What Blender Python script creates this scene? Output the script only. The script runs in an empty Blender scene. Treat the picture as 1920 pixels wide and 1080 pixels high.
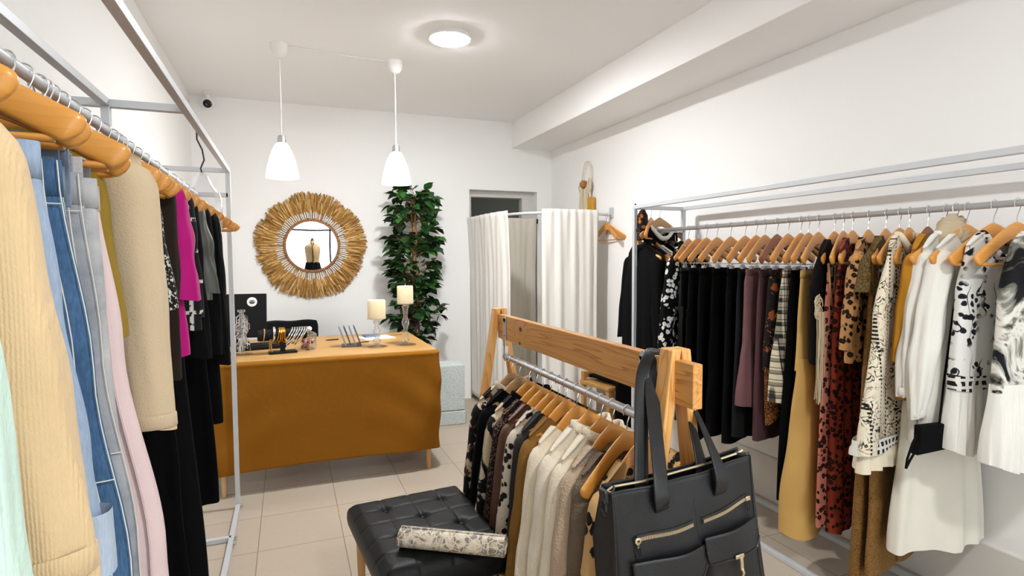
import bpy, math, random
from mathutils import Vector, Matrix, noise as mnoise
PI = math.pi
scene = bpy.context.scene
col = scene.collection
R = math.radians

def srgb(h):
    h = h.lstrip('#')
    o = []
    for i in (0, 2, 4):
        c = int(h[i:i+2], 16) / 255
        o.append(c / 12.92 if c <= .04045 else ((c + .055) / 1.055) ** 2.4)
    return (o[0], o[1], o[2], 1)

# ------------------------------------------------------------------ objects
def tag(o, label=None, cat=None, group=None, kind=None):
    if label: o['label'] = label
    if cat: o['category'] = cat
    if group: o['group'] = group
    if kind: o['kind'] = kind
    return o

def empty(name, loc=(0, 0, 0), rz=0, label=None, cat=None, group=None):
    o = bpy.data.objects.new(name, None)
    o.empty_display_size = .05
    col.objects.link(o)
    o.location = loc
    o.rotation_euler = (0, 0, rz)
    return tag(o, label, cat, group)

def link_mesh(name, me, parent=None, loc=(0, 0, 0), rot=(0, 0, 0)):
    o = bpy.data.objects.new(name, me)
    col.objects.link(o)
    if parent: o.parent = parent
    o.location = loc
    o.rotation_euler = rot
    return o

class MB:
    """collects vertices and faces of ONE mesh object"""
    def __init__(s): s.v = []; s.f = []
    def add(s, v, f):
        n = len(s.v)
        s.v += [tuple(p) for p in v]
        s.f += [tuple(i + n for i in q) for q in f]
        return s
    def box(s, c, d, m=None, taper=1.0):
        x, y, z = d[0] / 2, d[1] / 2, d[2] / 2
        v = [(-x*taper, -y*taper, -z), (x*taper, -y*taper, -z), (x*taper, y*taper, -z), (-x*taper, y*taper, -z), (-x, -y, z), (x, -y, z), (x, y, z), (-x, y, z)]
        c = Vector(c)
        v = [((m @ Vector(p)) if m else Vector(p)) + c for p in v]
        return s.add(v, [(0, 3, 2, 1), (4, 5, 6, 7), (0, 1, 5, 4), (1, 2, 6, 5), (2, 3, 7, 6), (3, 0, 4, 7)])
    def bar(s, a, b, w, h, up=(0, 0, 1)):
        a, b = Vector(a), Vector(b); t = (b - a).normalized(); u = Vector(up)
        sx = t.cross(u)
        if sx.length < 1e-4: sx = t.cross(Vector((0, 1, 0)))
        sx.normalize(); sz = sx.cross(t)
        m = Matrix((sx, t, sz)).transposed()
        return s.box((a + b) / 2, (w, (b - a).length, h), m)
    def rings(s, rings, closed=True, cap0=False, cap1=False):
        n = len(rings[0]); v = [p for r in rings for p in r]; f = []
        for i in range(len(rings) - 1):
            for j in range(n if closed else n - 1):
                k = (j + 1) % n
                f.append((i*n + j, i*n + k, (i+1)*n + k, (i+1)*n + j))
        if cap0: f.append(tuple(range(n))[::-1])
        if cap1: f.append(tuple((len(rings)-1)*n + j for j in range(n)))
        return s.add(v, f)
    def tube(s, path, r, n=10, cap=True, flat=1.0, up=None):
        P = [Vector(p) for p in path]; rs = []
        t0 = (P[1] - P[0]).normalized()
        u = Vector(up) if up else (Vector((0, 0, 1)) if abs(t0.z) < .9 else Vector((1, 0, 0)))
        u = (u - t0 * u.dot(t0)).normalized()
        for i, p in enumerate(P):
            a = P[max(i-1, 0)]; b = P[min(i+1, len(P)-1)]
            t = (b - a).normalized()
            u = u - t * u.dot(t)
            if u.length < 1e-6: u = t.orthogonal()
            u.normalize(); w = t.cross(u)
            q = r[i] if isinstance(r, (list, tuple)) else r
            rs.append([p + u * (math.cos(2*PI*j/n) * q * flat) + w * (math.sin(2*PI*j/n) * q) for j in range(n)])
        return s.rings(rs, True, cap, cap)
    def ring_loop(s, path, r, n=8):
        P = [Vector(p) for p in path]; m = len(P); rs = []
        for i, p in enumerate(P):
            t = (P[(i+1) % m] - P[i-1]).normalized(); u = Vector((0, 0, 1)) if abs(t.z) < .9 else Vector((1, 0, 0))
            u = (u - t*u.dot(t)).normalized(); w = t.cross(u)
            rs.append([p + u*(math.cos(2*PI*j/n)*r) + w*(math.sin(2*PI*j/n)*r) for j in range(n)])
        return s.rings(rs + [rs[0]], True)
    def lathe(s, prof, c=(0, 0, 0), n=32, axis='z', cap0=True, cap1=True):
        rs = []
        for r, z in prof:
            ring = []
            for j in range(n):
                a = 2*PI*j/n; p = (r*math.cos(a), r*math.sin(a), z)
                if axis == 'y': p = (p[0], p[2], p[1])
                if axis == 'x': p = (p[2], p[1], -p[0])
                ring.append((p[0]+c[0], p[1]+c[1], p[2]+c[2]))
            rs.append(ring)
        return s.rings(rs, True, cap0, cap1)
    def prism(s, pts, y0, y1):
        """outline in x,z pushed from y0 to y1"""
        n = len(pts)
        v = [(x, y0, z) for x, z in pts] + [(x, y1, z) for x, z in pts]
        return s.add(v, [tuple(range(n)), tuple(range(n, 2*n))[::-1]] + [(j, n+j, n+(j+1) % n, (j+1) % n) for j in range(n)])
    def grid(s, fn, nu, nv):
        v = [fn(i/nu, j/nv) for i in range(nu+1) for j in range(nv+1)]
        f = [(i*(nv+1)+j, i*(nv+1)+j+1, (i+1)*(nv+1)+j+1, (i+1)*(nv+1)+j) for i in range(nu) for j in range(nv)]
        return s.add(v, f)
    def mesh(s, name, mat, smooth=True, sharp=40):
        me = bpy.data.meshes.new(name)
        me.from_pydata(s.v, [], s.f)
        me.materials.append(mat)
        me.polygons.foreach_set('use_smooth', [smooth] * len(me.polygons))
        if smooth and sharp: me.set_sharp_from_angle(angle=R(sharp))
        me.update()
        return me
    def build(s, name, mat, parent=None, loc=(0, 0, 0), rot=(0, 0, 0), smooth=True, sharp=40, bevel=0, solid=0, label=None):
        o = link_mesh(name, s.mesh(name, mat, smooth, sharp), parent, loc, rot)
        if solid:
            m = o.modifiers.new('solid', 'SOLIDIFY'); m.thickness = solid; m.offset = 0
        if bevel:
            m = o.modifiers.new('bevel', 'BEVEL'); m.width = bevel; m.segments = 2; m.limit_method = 'ANGLE'
        if label: o['label'] = label
        return o

def prof(keys, t):
    if t <= keys[0][0]: return keys[0][1]
    for (a, x), (b, y) in zip(keys, keys[1:]):
        if t <= b:
            k = (t - a) / (b - a); k = k*k*(3-2*k)
            return x + (y - x) * k
    return keys[-1][1]

def sgnpow(x, p): return math.copysign(abs(x) ** p, x)

# ------------------------------------------------------------------ materials
class NT:
    def __init__(s, name, rough=.6, metal=0, spec=.5):
        s.m = bpy.data.materials.new(name); s.m.use_nodes = True
        s.t = s.m.node_tree; s.t.nodes.clear()
        s.out = s.t.nodes.new('ShaderNodeOutputMaterial')
        s.p = s.t.nodes.new('ShaderNodeBsdfPrincipled')
        s.t.links.new(s.p.outputs[0], s.out.inputs[0])
        s.p.inputs['Roughness'].default_value = rough
        s.p.inputs['Metallic'].default_value = metal
        s.p.inputs['Specular IOR Level'].default_value = spec
        s._co = None
    def new(s, typ, ins=None, **props):
        n = s.t.nodes.new('ShaderNode' + typ)
        for k, v in props.items(): setattr(n, k, v)
        for k, v in (ins or {}).items(): s.set(n.inputs[k], v)
        return n
    def set(s, sock, v):
        if isinstance(v, bpy.types.NodeSocket): s.t.links.new(v, sock)
        elif isinstance(v, bpy.types.Node): s.t.links.new(v.outputs[0], sock)
        else: sock.default_value = v
    def P(s, **k):
        for a, v in k.items(): s.set(s.p.inputs[a.replace('_', ' ')], v)
        return s
    def co(s):
        if s._co is None: s._co = s.new('TexCoord').outputs['Object']
        return s._co
    def map(s, scale=(1, 1, 1), rot=(0, 0, 0), loc=(0, 0, 0), vec=None):
        return s.new('Mapping', {'Vector': vec or s.co(), 'Scale': scale, 'Rotation': rot, 'Location': loc}).outputs[0]
    def noise(s, scale, detail=3, vec=None, dist=0, rough=.55):
        n = s.new('TexNoise', {'Vector': vec or s.co(), 'Scale': scale, 'Detail': detail, 'Distortion': dist, 'Roughness': rough})
        return n.outputs[0]
    def noisev(s, scale, detail=2, vec=None):
        return s.new('TexNoise', {'Vector': vec or s.co(), 'Scale': scale, 'Detail': detail}).outputs[1]
    def voro(s, scale, feature='F1', vec=None, rnd=1, out='Distance'):
        n = s.new('TexVoronoi', {'Vector': vec or s.co(), 'Scale': scale, 'Randomness': rnd}, feature=feature)
        return n.outputs[out]
    def wave(s, scale, typ='BANDS', direction='X', dist=0, dscale=1, vec=None, profile='SIN', detail=2):
        n = s.new('TexWave', {'Vector': vec or s.co(), 'Scale': scale, 'Distortion': dist, 'Detail Scale': dscale, 'Detail': detail}, wave_type=typ, wave_profile=profile)
        if typ == 'BANDS': n.bands_direction = direction
        else: n.rings_direction = direction
        return n.outputs[1]
    def math(s, op, a, b=0, c=0):
        n = s.new('Math', operation=op); s.set(n.inputs[0], a); s.set(n.inputs[1], b); s.set(n.inputs[2], c)
        return n.outputs[0]
    def mix(s, f, a, b):
        n = s.new('Mix', data_type='RGBA'); s.set(n.inputs[0], f); s.set(n.inputs[6], a); s.set(n.inputs[7], b)
        return n.outputs[2]
    def ramp(s, f, stops, interp='LINEAR'):
        n = s.new('ValToRGB', {0: f}); cr = n.color_ramp; cr.interpolation = interp
        while len(cr.elements) < len(stops): cr.elements.new(.5)
        for e, (p, c) in zip(cr.elements, stops): e.position = p; e.color = c
        return n.outputs[0]
    def gt(s, a, thr, soft=.02):
        return s.math('SMOOTH_MIN' if False else 'MULTIPLY', s.new('MapRange', {0: a, 1: thr - soft, 2: thr + soft, 3: 0, 4: 1}, clamp=True).outputs[0], 1)
    def island(s): return s.new('NewGeometry').outputs['Random Per Island']
    def warp(s, amt, scale, vec=None):
        nv = s.noisev(scale, 2, vec)
        a = s.new('VectorMath', {0: nv, 1: (.5, .5, .5)}, operation='SUBTRACT').outputs[0]
        b = s.new('VectorMath', {0: a, 'Scale': amt}, operation='SCALE').outputs[0]
        return s.new('VectorMath', {0: vec or s.co(), 1: b}, operation='ADD').outputs[0]
    def sep(s, vec=None):
        return s.new('SeparateXYZ', {0: vec or s.co()}).outputs
    def bump(s, h, strength=.3, dist=.002, prev=None):
        n = s.new('Bump', {'Height': h, 'Strength': strength, 'Distance': dist})
        if prev is not None: s.set(n.inputs['Normal'], prev)
        s.t.links.new(n.outputs[0], s.p.inputs['Normal'])
        return n.outputs[0]

BLK = (.004, .004, .005, 1)
def scale_c(c, k): return (c[0]*k, c[1]*k, c[2]*k, 1)

def fabric(name, c, bump='weave', rough=.85, var=.12, sheen=0.0, pattern=None, c2=None, c3=None, k=1.0, spec=.25):
    """cloth with its own weave relief and, where the cloth is printed, its print"""
    m = NT(name, rough, 0, spec)
    if isinstance(c, str): c = srgb(c)
    if isinstance(c2, str): c2 = srgb(c2)
    if isinstance(c3, str): c3 = srgb(c3)
    big = m.noise(9, 3)
    base = m.mix(big, scale_c(c, 1 - var), scale_c(c, 1 + var))
    if pattern == 'leopard':
        w = m.warp(.012/k, 40*k)
        d = m.voro(26*k, vec=w)
        nn = m.noise(60*k, 2)
        dd = m.math('ADD', d, m.math('MULTIPLY', nn, .35))
        spot = m.gt(dd, .62, .03)
        core = m.gt(dd, .36, .03)
        base = m.mix(spot, m.mix(core, c3 or c2, c2), base)
    elif pattern == 'dalmatian':
        w = m.warp(.012, 45)
        d = m.math('ADD', m.voro(34*k, vec=w), m.math('MULTIPLY', m.noise(30, 2), .5))
        base = m.mix(m.gt(d, .66, .03), c2, base)
    elif pattern == 'cow':
        n1 = m.noise(11*k, 2, dist=.6)
        base = m.mix(m.gt(n1, .5, .015), c2, base)
        if c3:
            base = m.mix(m.gt(m.noise(14*k, 2, vec=m.map(loc=(3, 1, 2))), .6, .02), base, c3)
    elif pattern == 'plaid':
        x, y, z = m.sep()
        def bands(v, f, lo):
            return m.gt(m.math('SINE', m.math('MULTIPLY', v, f)), lo, .08)
        a = m.math('ADD', m.math('MULTIPLY', bands(x, 130, .45), .5), m.math('MULTIPLY', bands(z, 110, .45), .5))
        base = m.ramp(a, [(0, c), (.5, c2), (1, c3)])
        fine = m.math('ADD', bands(x, 260, .93), bands(z, 220, .93))
        base = m.mix(m.math('MINIMUM', fine, 1), base, c3)
    elif pattern == 'paisley':
        w = m.warp(.02, 30)
        d = m.voro(24*k, vec=w)
        fine = m.noise(150, 2)
        ring = m.math('MULTIPLY', m.gt(d, .10, .03), m.math('SUBTRACT', 1, m.gt(m.math('ADD', d, m.math('MULTIPLY', fine, .16)), .50, .03)))
        sel = m.voro(24*k, vec=w, out='Color'); selx = m.sep(sel)[0]
        ring = m.math('MULTIPLY', ring, m.gt(selx, .12, .02))
        ring = m.math('MULTIPLY', ring, m.gt(m.noise(120, 1), .33, .05))
        base = m.mix(ring, base, c2)
    elif pattern == 'floral':
        w = m.warp(.02, 26)
        d = m.voro(17*k, vec=w)
        sel = m.sep(m.voro(17*k, vec=w, out='Color'))[1]
        pet = m.math('MULTIPLY', m.math('SUBTRACT', 1, m.gt(m.math('ADD', d, m.math('MULTIPLY', m.noise(60, 2), .4)), .58, .03)), m.gt(sel, .45, .02))
        lf = m.gt(m.noise(40*k, 3, dist=1.5), .64, .015)
        base = m.mix(pet, m.mix(lf, base, c3 or c2), c2)
    elif pattern == 'branches':
        w = m.warp(.03, 16)
        d = m.voro(38*k, vec=w)
        area = m.gt(m.noise(9*k, 1), .47, .05)
        leaf = m.math('MULTIPLY', m.math('SUBTRACT', 1, m.gt(m.math('ADD', d, m.math('MULTIPLY', m.noise(70, 1), .25)), .52, .03)), area)
        xx, yy, zz = m.sep()
        line = m.math('MULTIPLY', area, m.math('SUBTRACT', 1, m.gt(m.math('ABSOLUTE', m.math('SUBTRACT', m.math('FRACT', m.math('ADD', m.math('MULTIPLY', xx, 17), m.math('MULTIPLY', m.noise(11, 1), 2.2))), .5)), .035, .012)))
        base = m.mix(m.math('MAXIMUM', leaf, line), base, c2)
    elif pattern == 'lines':
        n1 = m.noise(20*k, 2, dist=.8)
        fr = m.math('FRACT', m.math('MULTIPLY', n1, 7))
        ln = m.math('SUBTRACT', 1, m.gt(m.math('ABSOLUTE', m.math('SUBTRACT', fr, .5)), .12, .05))
        area = m.gt(m.noise(7*k, 1, vec=m.map(loc=(5, 2, 1))), .43, .04)
        base = m.mix(m.math('MULTIPLY', ln, area), base, c2)
        x, y, z = m.sep()
        st = m.gt(m.math('SINE', m.math('MULTIPLY', x, 95)), .9, .05)
        dash = m.gt(m.math('SINE', m.math('MULTIPLY', z, 420)), -.2, .2)
        base = m.mix(m.math('MULTIPLY', st, dash), base, c2)
    elif pattern == 'abstract':
        n1 = m.noise(7*k, 5, dist=1.2)
        base = m.ramp(n1, [(.40, c2), (.46, c3 or c2), (.5, c), (.56, c), (.62, c2)])
    elif pattern == 'patchwork':
        x, y, z = m.sep()
        zz = m.math('SINE', m.math('MULTIPLY', z, 60)); xx = m.math('SINE', m.math('ADD', m.math('MULTIPLY', x, 160), m.math('MULTIPLY', z, 90)))
        base = m.mix(m.math('MULTIPLY', m.gt(xx, .55, .1), m.gt(zz, -.1, .3)), base, c2)
    elif pattern == 'trim':
        x, y, z = m.sep()
        dz = m.gt(m.math('SINE', m.math('MULTIPLY', z, 240)), -.35, .1); dx = m.gt(m.math('SINE', m.math('ADD', m.math('MULTIPLY', x, 210), m.math('MULTIPLY', m.noise(30, 1), 3))), -.1, .15)
        base = m.mix(m.math('MULTIPLY', dx, dz), base, c2)
    elif pattern == 'stitch':
        x, y, z = m.sep()
        gx = m.gt(m.math('SINE', m.math('MULTIPLY', x, 70)), .94, .03)
        gz = m.gt(m.math('SINE', m.math('MULTIPLY', z, 70)), .94, .03)
        br = m.gt(m.noise(70, 2), .47, .03)
        base = m.mix(m.math('MULTIPLY', m.math('MAXIMUM', gx, gz), br), base, c2)
    elif pattern == 'sequin':
        s_ = m.sep(m.voro(220, out='Color'))[0]
        base = m.mix(m.gt(s_, .8, .05), base, c2)
        m.P(Roughness=m.math('SUBTRACT', .8, m.math('MULTIPLY', m.gt(s_, .8, .05), .55)))
    elif pattern == 'lace':
        d = m.voro(70*k, 'DISTANCE_TO_EDGE', vec=m.warp(.01, 50))
        base = m.mix(m.gt(d, .10, .04), c2, base)
    elif pattern == 'speckle':
        base = m.mix(m.gt(m.noise(130, 3), .6, .05), base, c2)
    elif pattern == 'acid':
        n1 = m.noise(14, 5, dist=.5)
        base = m.ramp(n1, [(.3, c2), (.7, c)])
    elif pattern == 'denim':
        f = m.noise(6, 3)
        tw = m.noise(420, 2, vec=m.map((1, 1, .18)))
        a = m.math('ADD', m.math('MULTIPLY', f, .7), m.math('MULTIPLY', tw, .5))
        base = m.ramp(a, [(.35, c2), (.85, c)])
    m.P(Base_Color=base)
    if sheen:
        m.P(Sheen_Weight=sheen, Sheen_Roughness=.4)
    if bump == 'weave':
        h = m.math('ADD', m.noise(420, 2), m.math('MULTIPLY', m.noise(28, 4), 1.6)); m.bump(h, .35, .0025)
    elif bump == 'smooth':
        m.bump(m.noise(22, 3), .3, .004)
    elif bump == 'knit':
        rib = m.wave(100, 'BANDS', 'X', dist=1.6, dscale=3)
        st = m.noise(330, 2, vec=m.map((1, 1, .45)))
        m.bump(m.math('ADD', m.math('MULTIPLY', rib, .5), st), .4, .003)
    elif bump == 'denim':
        tw = m.noise(600, 2, vec=m.map((1, 1, .35), rot=(0, .6, 0)))
        m.bump(m.math('ADD', tw, m.math('MULTIPLY', m.noise(40, 3), 1.4)), .4, .002)
    elif bump == 'tweed':
        m.bump(m.math('ADD', m.noise(260, 3), m.math('MULTIPLY', m.noise(40, 3), .8)), .5, .003)
    elif bump == 'boucle':
        h = m.math('ADD', m.math('MULTIPLY', m.voro(150, vec=m.warp(.01, 60)), .8), m.noise(70, 3)); m.bump(h, .8, .005)
    elif bump == 'fur':
        n1 = m.noise(45, 4, dist=2.0); n2 = m.noise(190, 3, vec=m.map((1, 1, .4)))
        m.bump(m.math('ADD', m.math('MULTIPLY', n1, 1.0), m.math('MULTIPLY', n2, .7)), .75, .006)
    elif bump == 'leather':
        h = m.math('ADD', m.math('MULTIPLY', m.voro(260), .25), m.noise(20, 4)); m.bump(h, .3, .004)
    elif bump == 'pleat':
        h = m.wave(34, 'BANDS', 'X', dist=1.2, dscale=.8); m.bump(h, .8, .006)
    elif bump == 'gauze':
        h = m.math('ADD', m.noise(60, 4, vec=m.map((1.6, 1, .25))), m.math('MULTIPLY', m.noise(400, 2), .3)); m.bump(h, .5, .004)
    return m.m

def simple(name, c, rough=.5, metal=0, bumpscale=0, bs=.1, spec=.5, emit=0, ec=None, coat=0):
    m = NT(name, rough, metal, spec)
    if isinstance(c, str): c = srgb(c)
    n = m.noise(14, 3)
    m.P(Base_Color=m.mix(n, scale_c(c, .94), scale_c(c, 1.06)))
    if bumpscale: m.bump(m.noise(bumpscale, 3), bs, .002)
    if emit: m.P(Emission_Color=ec or c, Emission_Strength=emit)
    if coat: m.P(Coat_Weight=coat, Coat_Roughness=.15)
    return m.m

def wood(name, c1, c2, axis='x', f=26, rough=.42, knots=None, coat=.1, stretch=.08, warp=.9):
    """grain running along one local axis, with optional knots as (x,y,z,radius)"""
    m = NT(name, rough, 0, .4)
    c1 = srgb(c1); c2 = srgb(c2)
    sc = {'x': (stretch, 1, 1), 'y': (1, stretch, 1), 'z': (1, 1, stretch)}[axis]
    v = m.map(sc)
    n = m.noise(9, 3, vec=v, dist=.4)
    x, y, z = m.sep(v)
    g = m.math('ADD', m.math('MULTIPLY', m.math('ADD', z, m.math('ADD', m.math('MULTIPLY', x, .6), m.math('MULTIPLY', y, .5))), f), m.math('MULTIPLY', n, f * .18 * warp))
    dark = None
    for kx, ky, kz, kr in (knots or []):
        d = m.new('VectorMath', {0: m.new('VectorMath', {0: m.co(), 1: (kx, ky, kz)}, operation='SUBTRACT').outputs[0], 1: tuple(.62 if a == axis else 1 for a in 'xyz')}, operation='MULTIPLY').outputs[0]
        ln = m.new('VectorMath', {0: d}, operation='LENGTH').outputs['Value']
        e = m.math('EXPONENT', m.math('MULTIPLY', m.math('DIVIDE', ln, kr), -.75))
        g = m.math('ADD', g, m.math('MULTIPLY', e, 3.6))
        kk = m.math('SUBTRACT', 1, m.gt(ln, kr * .62, kr * .16))
        dark = kk if dark is None else m.math('MAXIMUM', dark, kk)
    fr = m.math('FRACT', g)
    line = m.ramp(fr, [(0, (0, 0, 0, 1)), (.72, (.35, .35, .35, 1)), (.9, (1, 1, 1, 1)), (1, (0, 0, 0, 1))])
    fine = m.noise(60, 3, vec=m.map(tuple(q * (.25 if q == stretch else 1) for q in sc)))
    fac = m.math('ADD', m.math('MULTIPLY', line, .62), m.math('MULTIPLY', fine, .38))
    c = m.mix(fac, c1, c2)
    if dark is not None: c = m.mix(dark, c, scale_c(c2, .16))
    m.P(Base_Color=c, Coat_Weight=coat, Coat_Roughness=.25)
    m.bump(fac, .08, .001)
    return m.m

def see_glass(name, tint=(1, 1, 1, 1), gloss=.12, rough=.02):
    """thin clear plastic or pane: straight-through light with a surface sheen"""
    m = NT(name)
    tr = m.new('BsdfTransparent', {0: tint}); gl = m.new('BsdfGlossy', {0: (1, 1, 1, 1), 'Roughness': rough})
    fr = m.new('LayerWeight', {0: .35}).outputs[0]
    mx = m.new('MixShader', {0: m.math('ADD', m.math('MULTIPLY', fr, .5), gloss)})
    m.t.links.new(tr.outputs[0], mx.inputs[1]); m.t.links.new(gl.outputs[0], mx.inputs[2])
    m.t.links.new(mx.outputs[0], m.out.inputs[0])
    return m.m

def sheer(name, c, trans=.35, bump=True):
    """thin cloth that lets some light through"""
    m = NT(name, .9, 0, .1)
    c = srgb(c)
    d = m.new('BsdfTranslucent', {0: c})
    mx = m.new('MixShader', {0: trans})
    m.P(Base_Color=c)
    if bump:
        nb = m.bump(m.math('ADD', m.noise(300, 2), m.math('MULTIPLY', m.noise(35, 3, vec=m.map((2, 2, .4))), 1.5)), .3, .003)
        m.set(d.inputs['Normal'], nb)
    m.t.links.new(m.p.outputs[0], mx.inputs[1]); m.t.links.new(d.outputs[0], mx.inputs[2])
    m.t.links.new(mx.outputs[0], m.out.inputs[0])
    return m.m
# ------------------------------------------------------------------ shared materials
M = {}
M['wood_honey'] = wood('hanger wood', '#cf9040', '#c18337', 'x', 70, .36, coat=.25, stretch=.1, warp=.5)
M['wood_dark'] = wood('dark hanger wood', '#94582a', '#6e3c1a', 'x', 70, .4, coat=.2, stretch=.1, warp=.5)
M['wood_pale'] = wood('worn hanger wood', '#b99468', '#8d6a44', 'x', 70, .5, coat=.1, stretch=.1, warp=.5)
M['chrome'] = simple('chrome wire', (.72, .72, .74, 1), .18, 1)
M['steel'] = simple('brushed steel', (.55, .55, .57, 1), .36, 1)
M['tube_paint'] = simple('pale grey metal', '#c6c9cc', .42, .2)
M['black_plastic'] = simple('black plastic', (.0045, .0045, .005, 1), .5, spec=.2)
M['gold'] = simple('gold metal', '#c98f3a', .3, 1)
M['silver'] = simple('silver metal', (.8, .8, .8, 1), .22, 1)
M['white_thread'] = simple('pale thread', '#d9d4c8', .8)
M['frayed'] = simple('frayed denim thread', '#c3c9d0', .9)
M['tassel'] = simple('cream tassel cord', '#c8b698', .85)
M['tan_thread'] = simple('tan thread', '#b08a52', .8)

# ------------------------------------------------------------------ hangers (origin = where the hook sits on the rail)
def arm_z(x): return -.096 - .58 * (math.sqrt(x*x + .040**2) - .040) + (.10 * max(0, abs(x) - .12)**1.5)
def hanger_body_mesh(name, mat, thick=1.0):
    mb = MB(); rs = []
    N = 44; L = .213
    xs = [-L + 2*L*i/N for i in range(N+1)]
    ends = [(.25, .0150), (.58, .0115), (.84, .0060)]
    def ring(x, sx=1.0, dx=0):
        q = abs(x) / L
        hgt = .027 - .0065 * min(1, q*2.0) + .001 * q
        if q < .13: hgt += .006 * (1 - q/.13)
        th = (.0060 + .0035 * q**2) * thick
        y = -.030 * q**1.6
        zc = arm_z(x)
        e = .002
        dz = (arm_z(x+e) - arm_z(x-e)) / (2*e); dy = 0
        n = Vector((-dz, 0, 1)).normalized()
        out = []
        for j in range(14):
            a = 2*PI*j/14
            u = sgnpow(math.cos(a), .6) * hgt * sx; w = sgnpow(math.sin(a), .6) * th * sx
            p = Vector((x + dx, y, zc)) + n*u + Vector((0, 1, 0))*w
            out.append(p)
        return out
    for s, o in ends: rs.append(ring(-L, s, -o))
    for x in xs: rs.append(ring(x))
    for s, o in reversed(ends): rs.append(ring(L, s, o))
    mb.rings(rs, True, True, True)
    return mb.mesh(name, mat, True, 60)
def hook_mesh(r=.0168, bend=0):
    p = [(0, 0, -.075), (0, 0, -.055), (.003, 0, -.037), (.009, 0, -.026), (.0145, 0, -.012)]
    p += [(r*math.cos(a), 0, r*math.sin(a)) for a in [PI*k/12 for k in range(0, 13)]]
    p += [(-r*.97, 0, -.006), (-r*.85, 0, -.013)]
    return MB().tube(p, .0019, 8).mesh('hook', M['chrome'])
def bar_mesh():
    mb = MB().tube([(-.196, -.026, -.210), (0, -.02, -.212), (.196, -.026, -.210)], .0055, 10)
    return mb.mesh('trouser_bar', M['wood_honey'])
def clip_mesh():
    mb = MB()
    mb.box((0, -.006, -.248), (.024, .004, .040)); mb.box((0, .006, -.248), (.024, .004, .040))
    mb.tube([(-.013, 0, -.238), (.013, 0, -.238)], .006, 10)
    mb.tube([(0, 0, -.232), (0, -.003, -.222), (0, -.004, -.210)], .002, 6)
    return mb.mesh('clip', M['steel'])
def clipbar_mesh():
    return MB().tube([(-.165, -.004, -.217), (.165, -.004, -.217)], .0022, 8).mesh('clip_bar', M['chrome'])
HM = {'honey': hanger_body_mesh('wooden_body', M['wood_honey']), 'dark': hanger_body_mesh('wooden_body', M['wood_dark']),
      'pale': hanger_body_mesh('wooden_body', M['wood_pale']), 'hook': hook_mesh(), 'bar': bar_mesh(), 'clip': clip_mesh(), 'clipbar': clipbar_mesh()}
def hanger(loc, rz, label, kind='honey', bar=True, clips=None, group=None, tilt=0, sx=1):
    h = empty('clothes_hanger', loc, rz, label, 'hanger', group)
    h.rotation_euler = (0, tilt, rz); h.scale = (sx, 1, 1)
    link_mesh('wooden_body', HM[kind], h)
    link_mesh('hook', HM['hook'], h)
    if clips:
        link_mesh('clip_bar', HM['clipbar'], h)
        for x in (-clips, clips): link_mesh('clip', HM['clip'], h, (x, 0, 0))
    elif bar: link_mesh('trouser_bar', HM['bar'], h)
    return h

# ------------------------------------------------------------------ garments (origin = rail point, x across, y through the cloth, z up)
def shoulder_z(x): return arm_z(x) + .030 - max(0, abs(x) - .185)**2 * 9

def cloth_body(seed, W, D, z1, top='shoulder', z0=None, neck=(.08, .05), folds=(3, .010), N=40, Mn=84, hem=.004, t0=0.0, t1=1.0, xoff=0, split=None, drift=1.4, lean=0.0, flat=.6, droop=0):
    rnd = random.Random(seed)
    comps = []
    for k in range(4):
        f = folds[0] * rnd.uniform(.55, 1.5) + k * .7
        comps.append((f, rnd.uniform(0, 6.28), folds[1] * rnd.uniform(.5, 1) / (1 + .45*k), rnd.uniform(-drift, drift)))
    hp = rnd.uniform(0, 6.28)
    w0 = prof(W, 0)
    rings = []
    for i in range(N + 1):
        t = t0 + (t1 - t0) * i / N
        w = prof(W, t); d = prof(D, t)
        g = .08 + .92 * min(1, t * 1.5) ** 1.1
        ring = []
        for j in range(Mn):
            a = 2*PI*(j + .5)/Mn; ca, sa = math.cos(a), math.sin(a)
            cx = sgnpow(ca, .8); s = sgnpow(sa, flat); x0 = w0 * cx
            f = sum(A * math.sin(k*PI*cx + ph + dr*t) for k, ph, A, dr in comps) * g
            y = d * s + f * (1 if s >= 0 else .82)
            if top == 'shoulder':
                zt = shoulder_z(x0) - droop * max(0, abs(x0) - .05)**1.5
                if abs(x0) < neck[0]:
                    zt = shoulder_z(neck[0]) - neck[1] * (1 - (x0/neck[0])**2) * (1.0 if s < 0 else .45) * 1.0
                y += -.030 * (abs(x0)/.213)**1.6 * max(0, 1 - 3*t)
            else:
                zt = z0
            zb = z1 + hem * math.sin(3*cx + hp) + hem * 1.5 * math.sin(7*cx + hp*2)
            z = zt + (zb - zt) * t
            if i == N: z -= 0
            ring.append((w * cx + xoff + lean * t, y, z))
        rings.append(ring)
    mb = MB().rings(rings, True)
    if top == 'shoulder' and t0 == 0:
        n = Mn; f = []
        for j in range(n // 2 - 1):
            a, b, c, d_ = j, j+1, n-2-j, n-1-j
            if abs(rings[0][j][0]) > neck[0]*.95 and abs(rings[0][j+1][0]) > neck[0]*.95: f.append((a, b, c, d_))
        mb.f += f
    return mb

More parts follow.
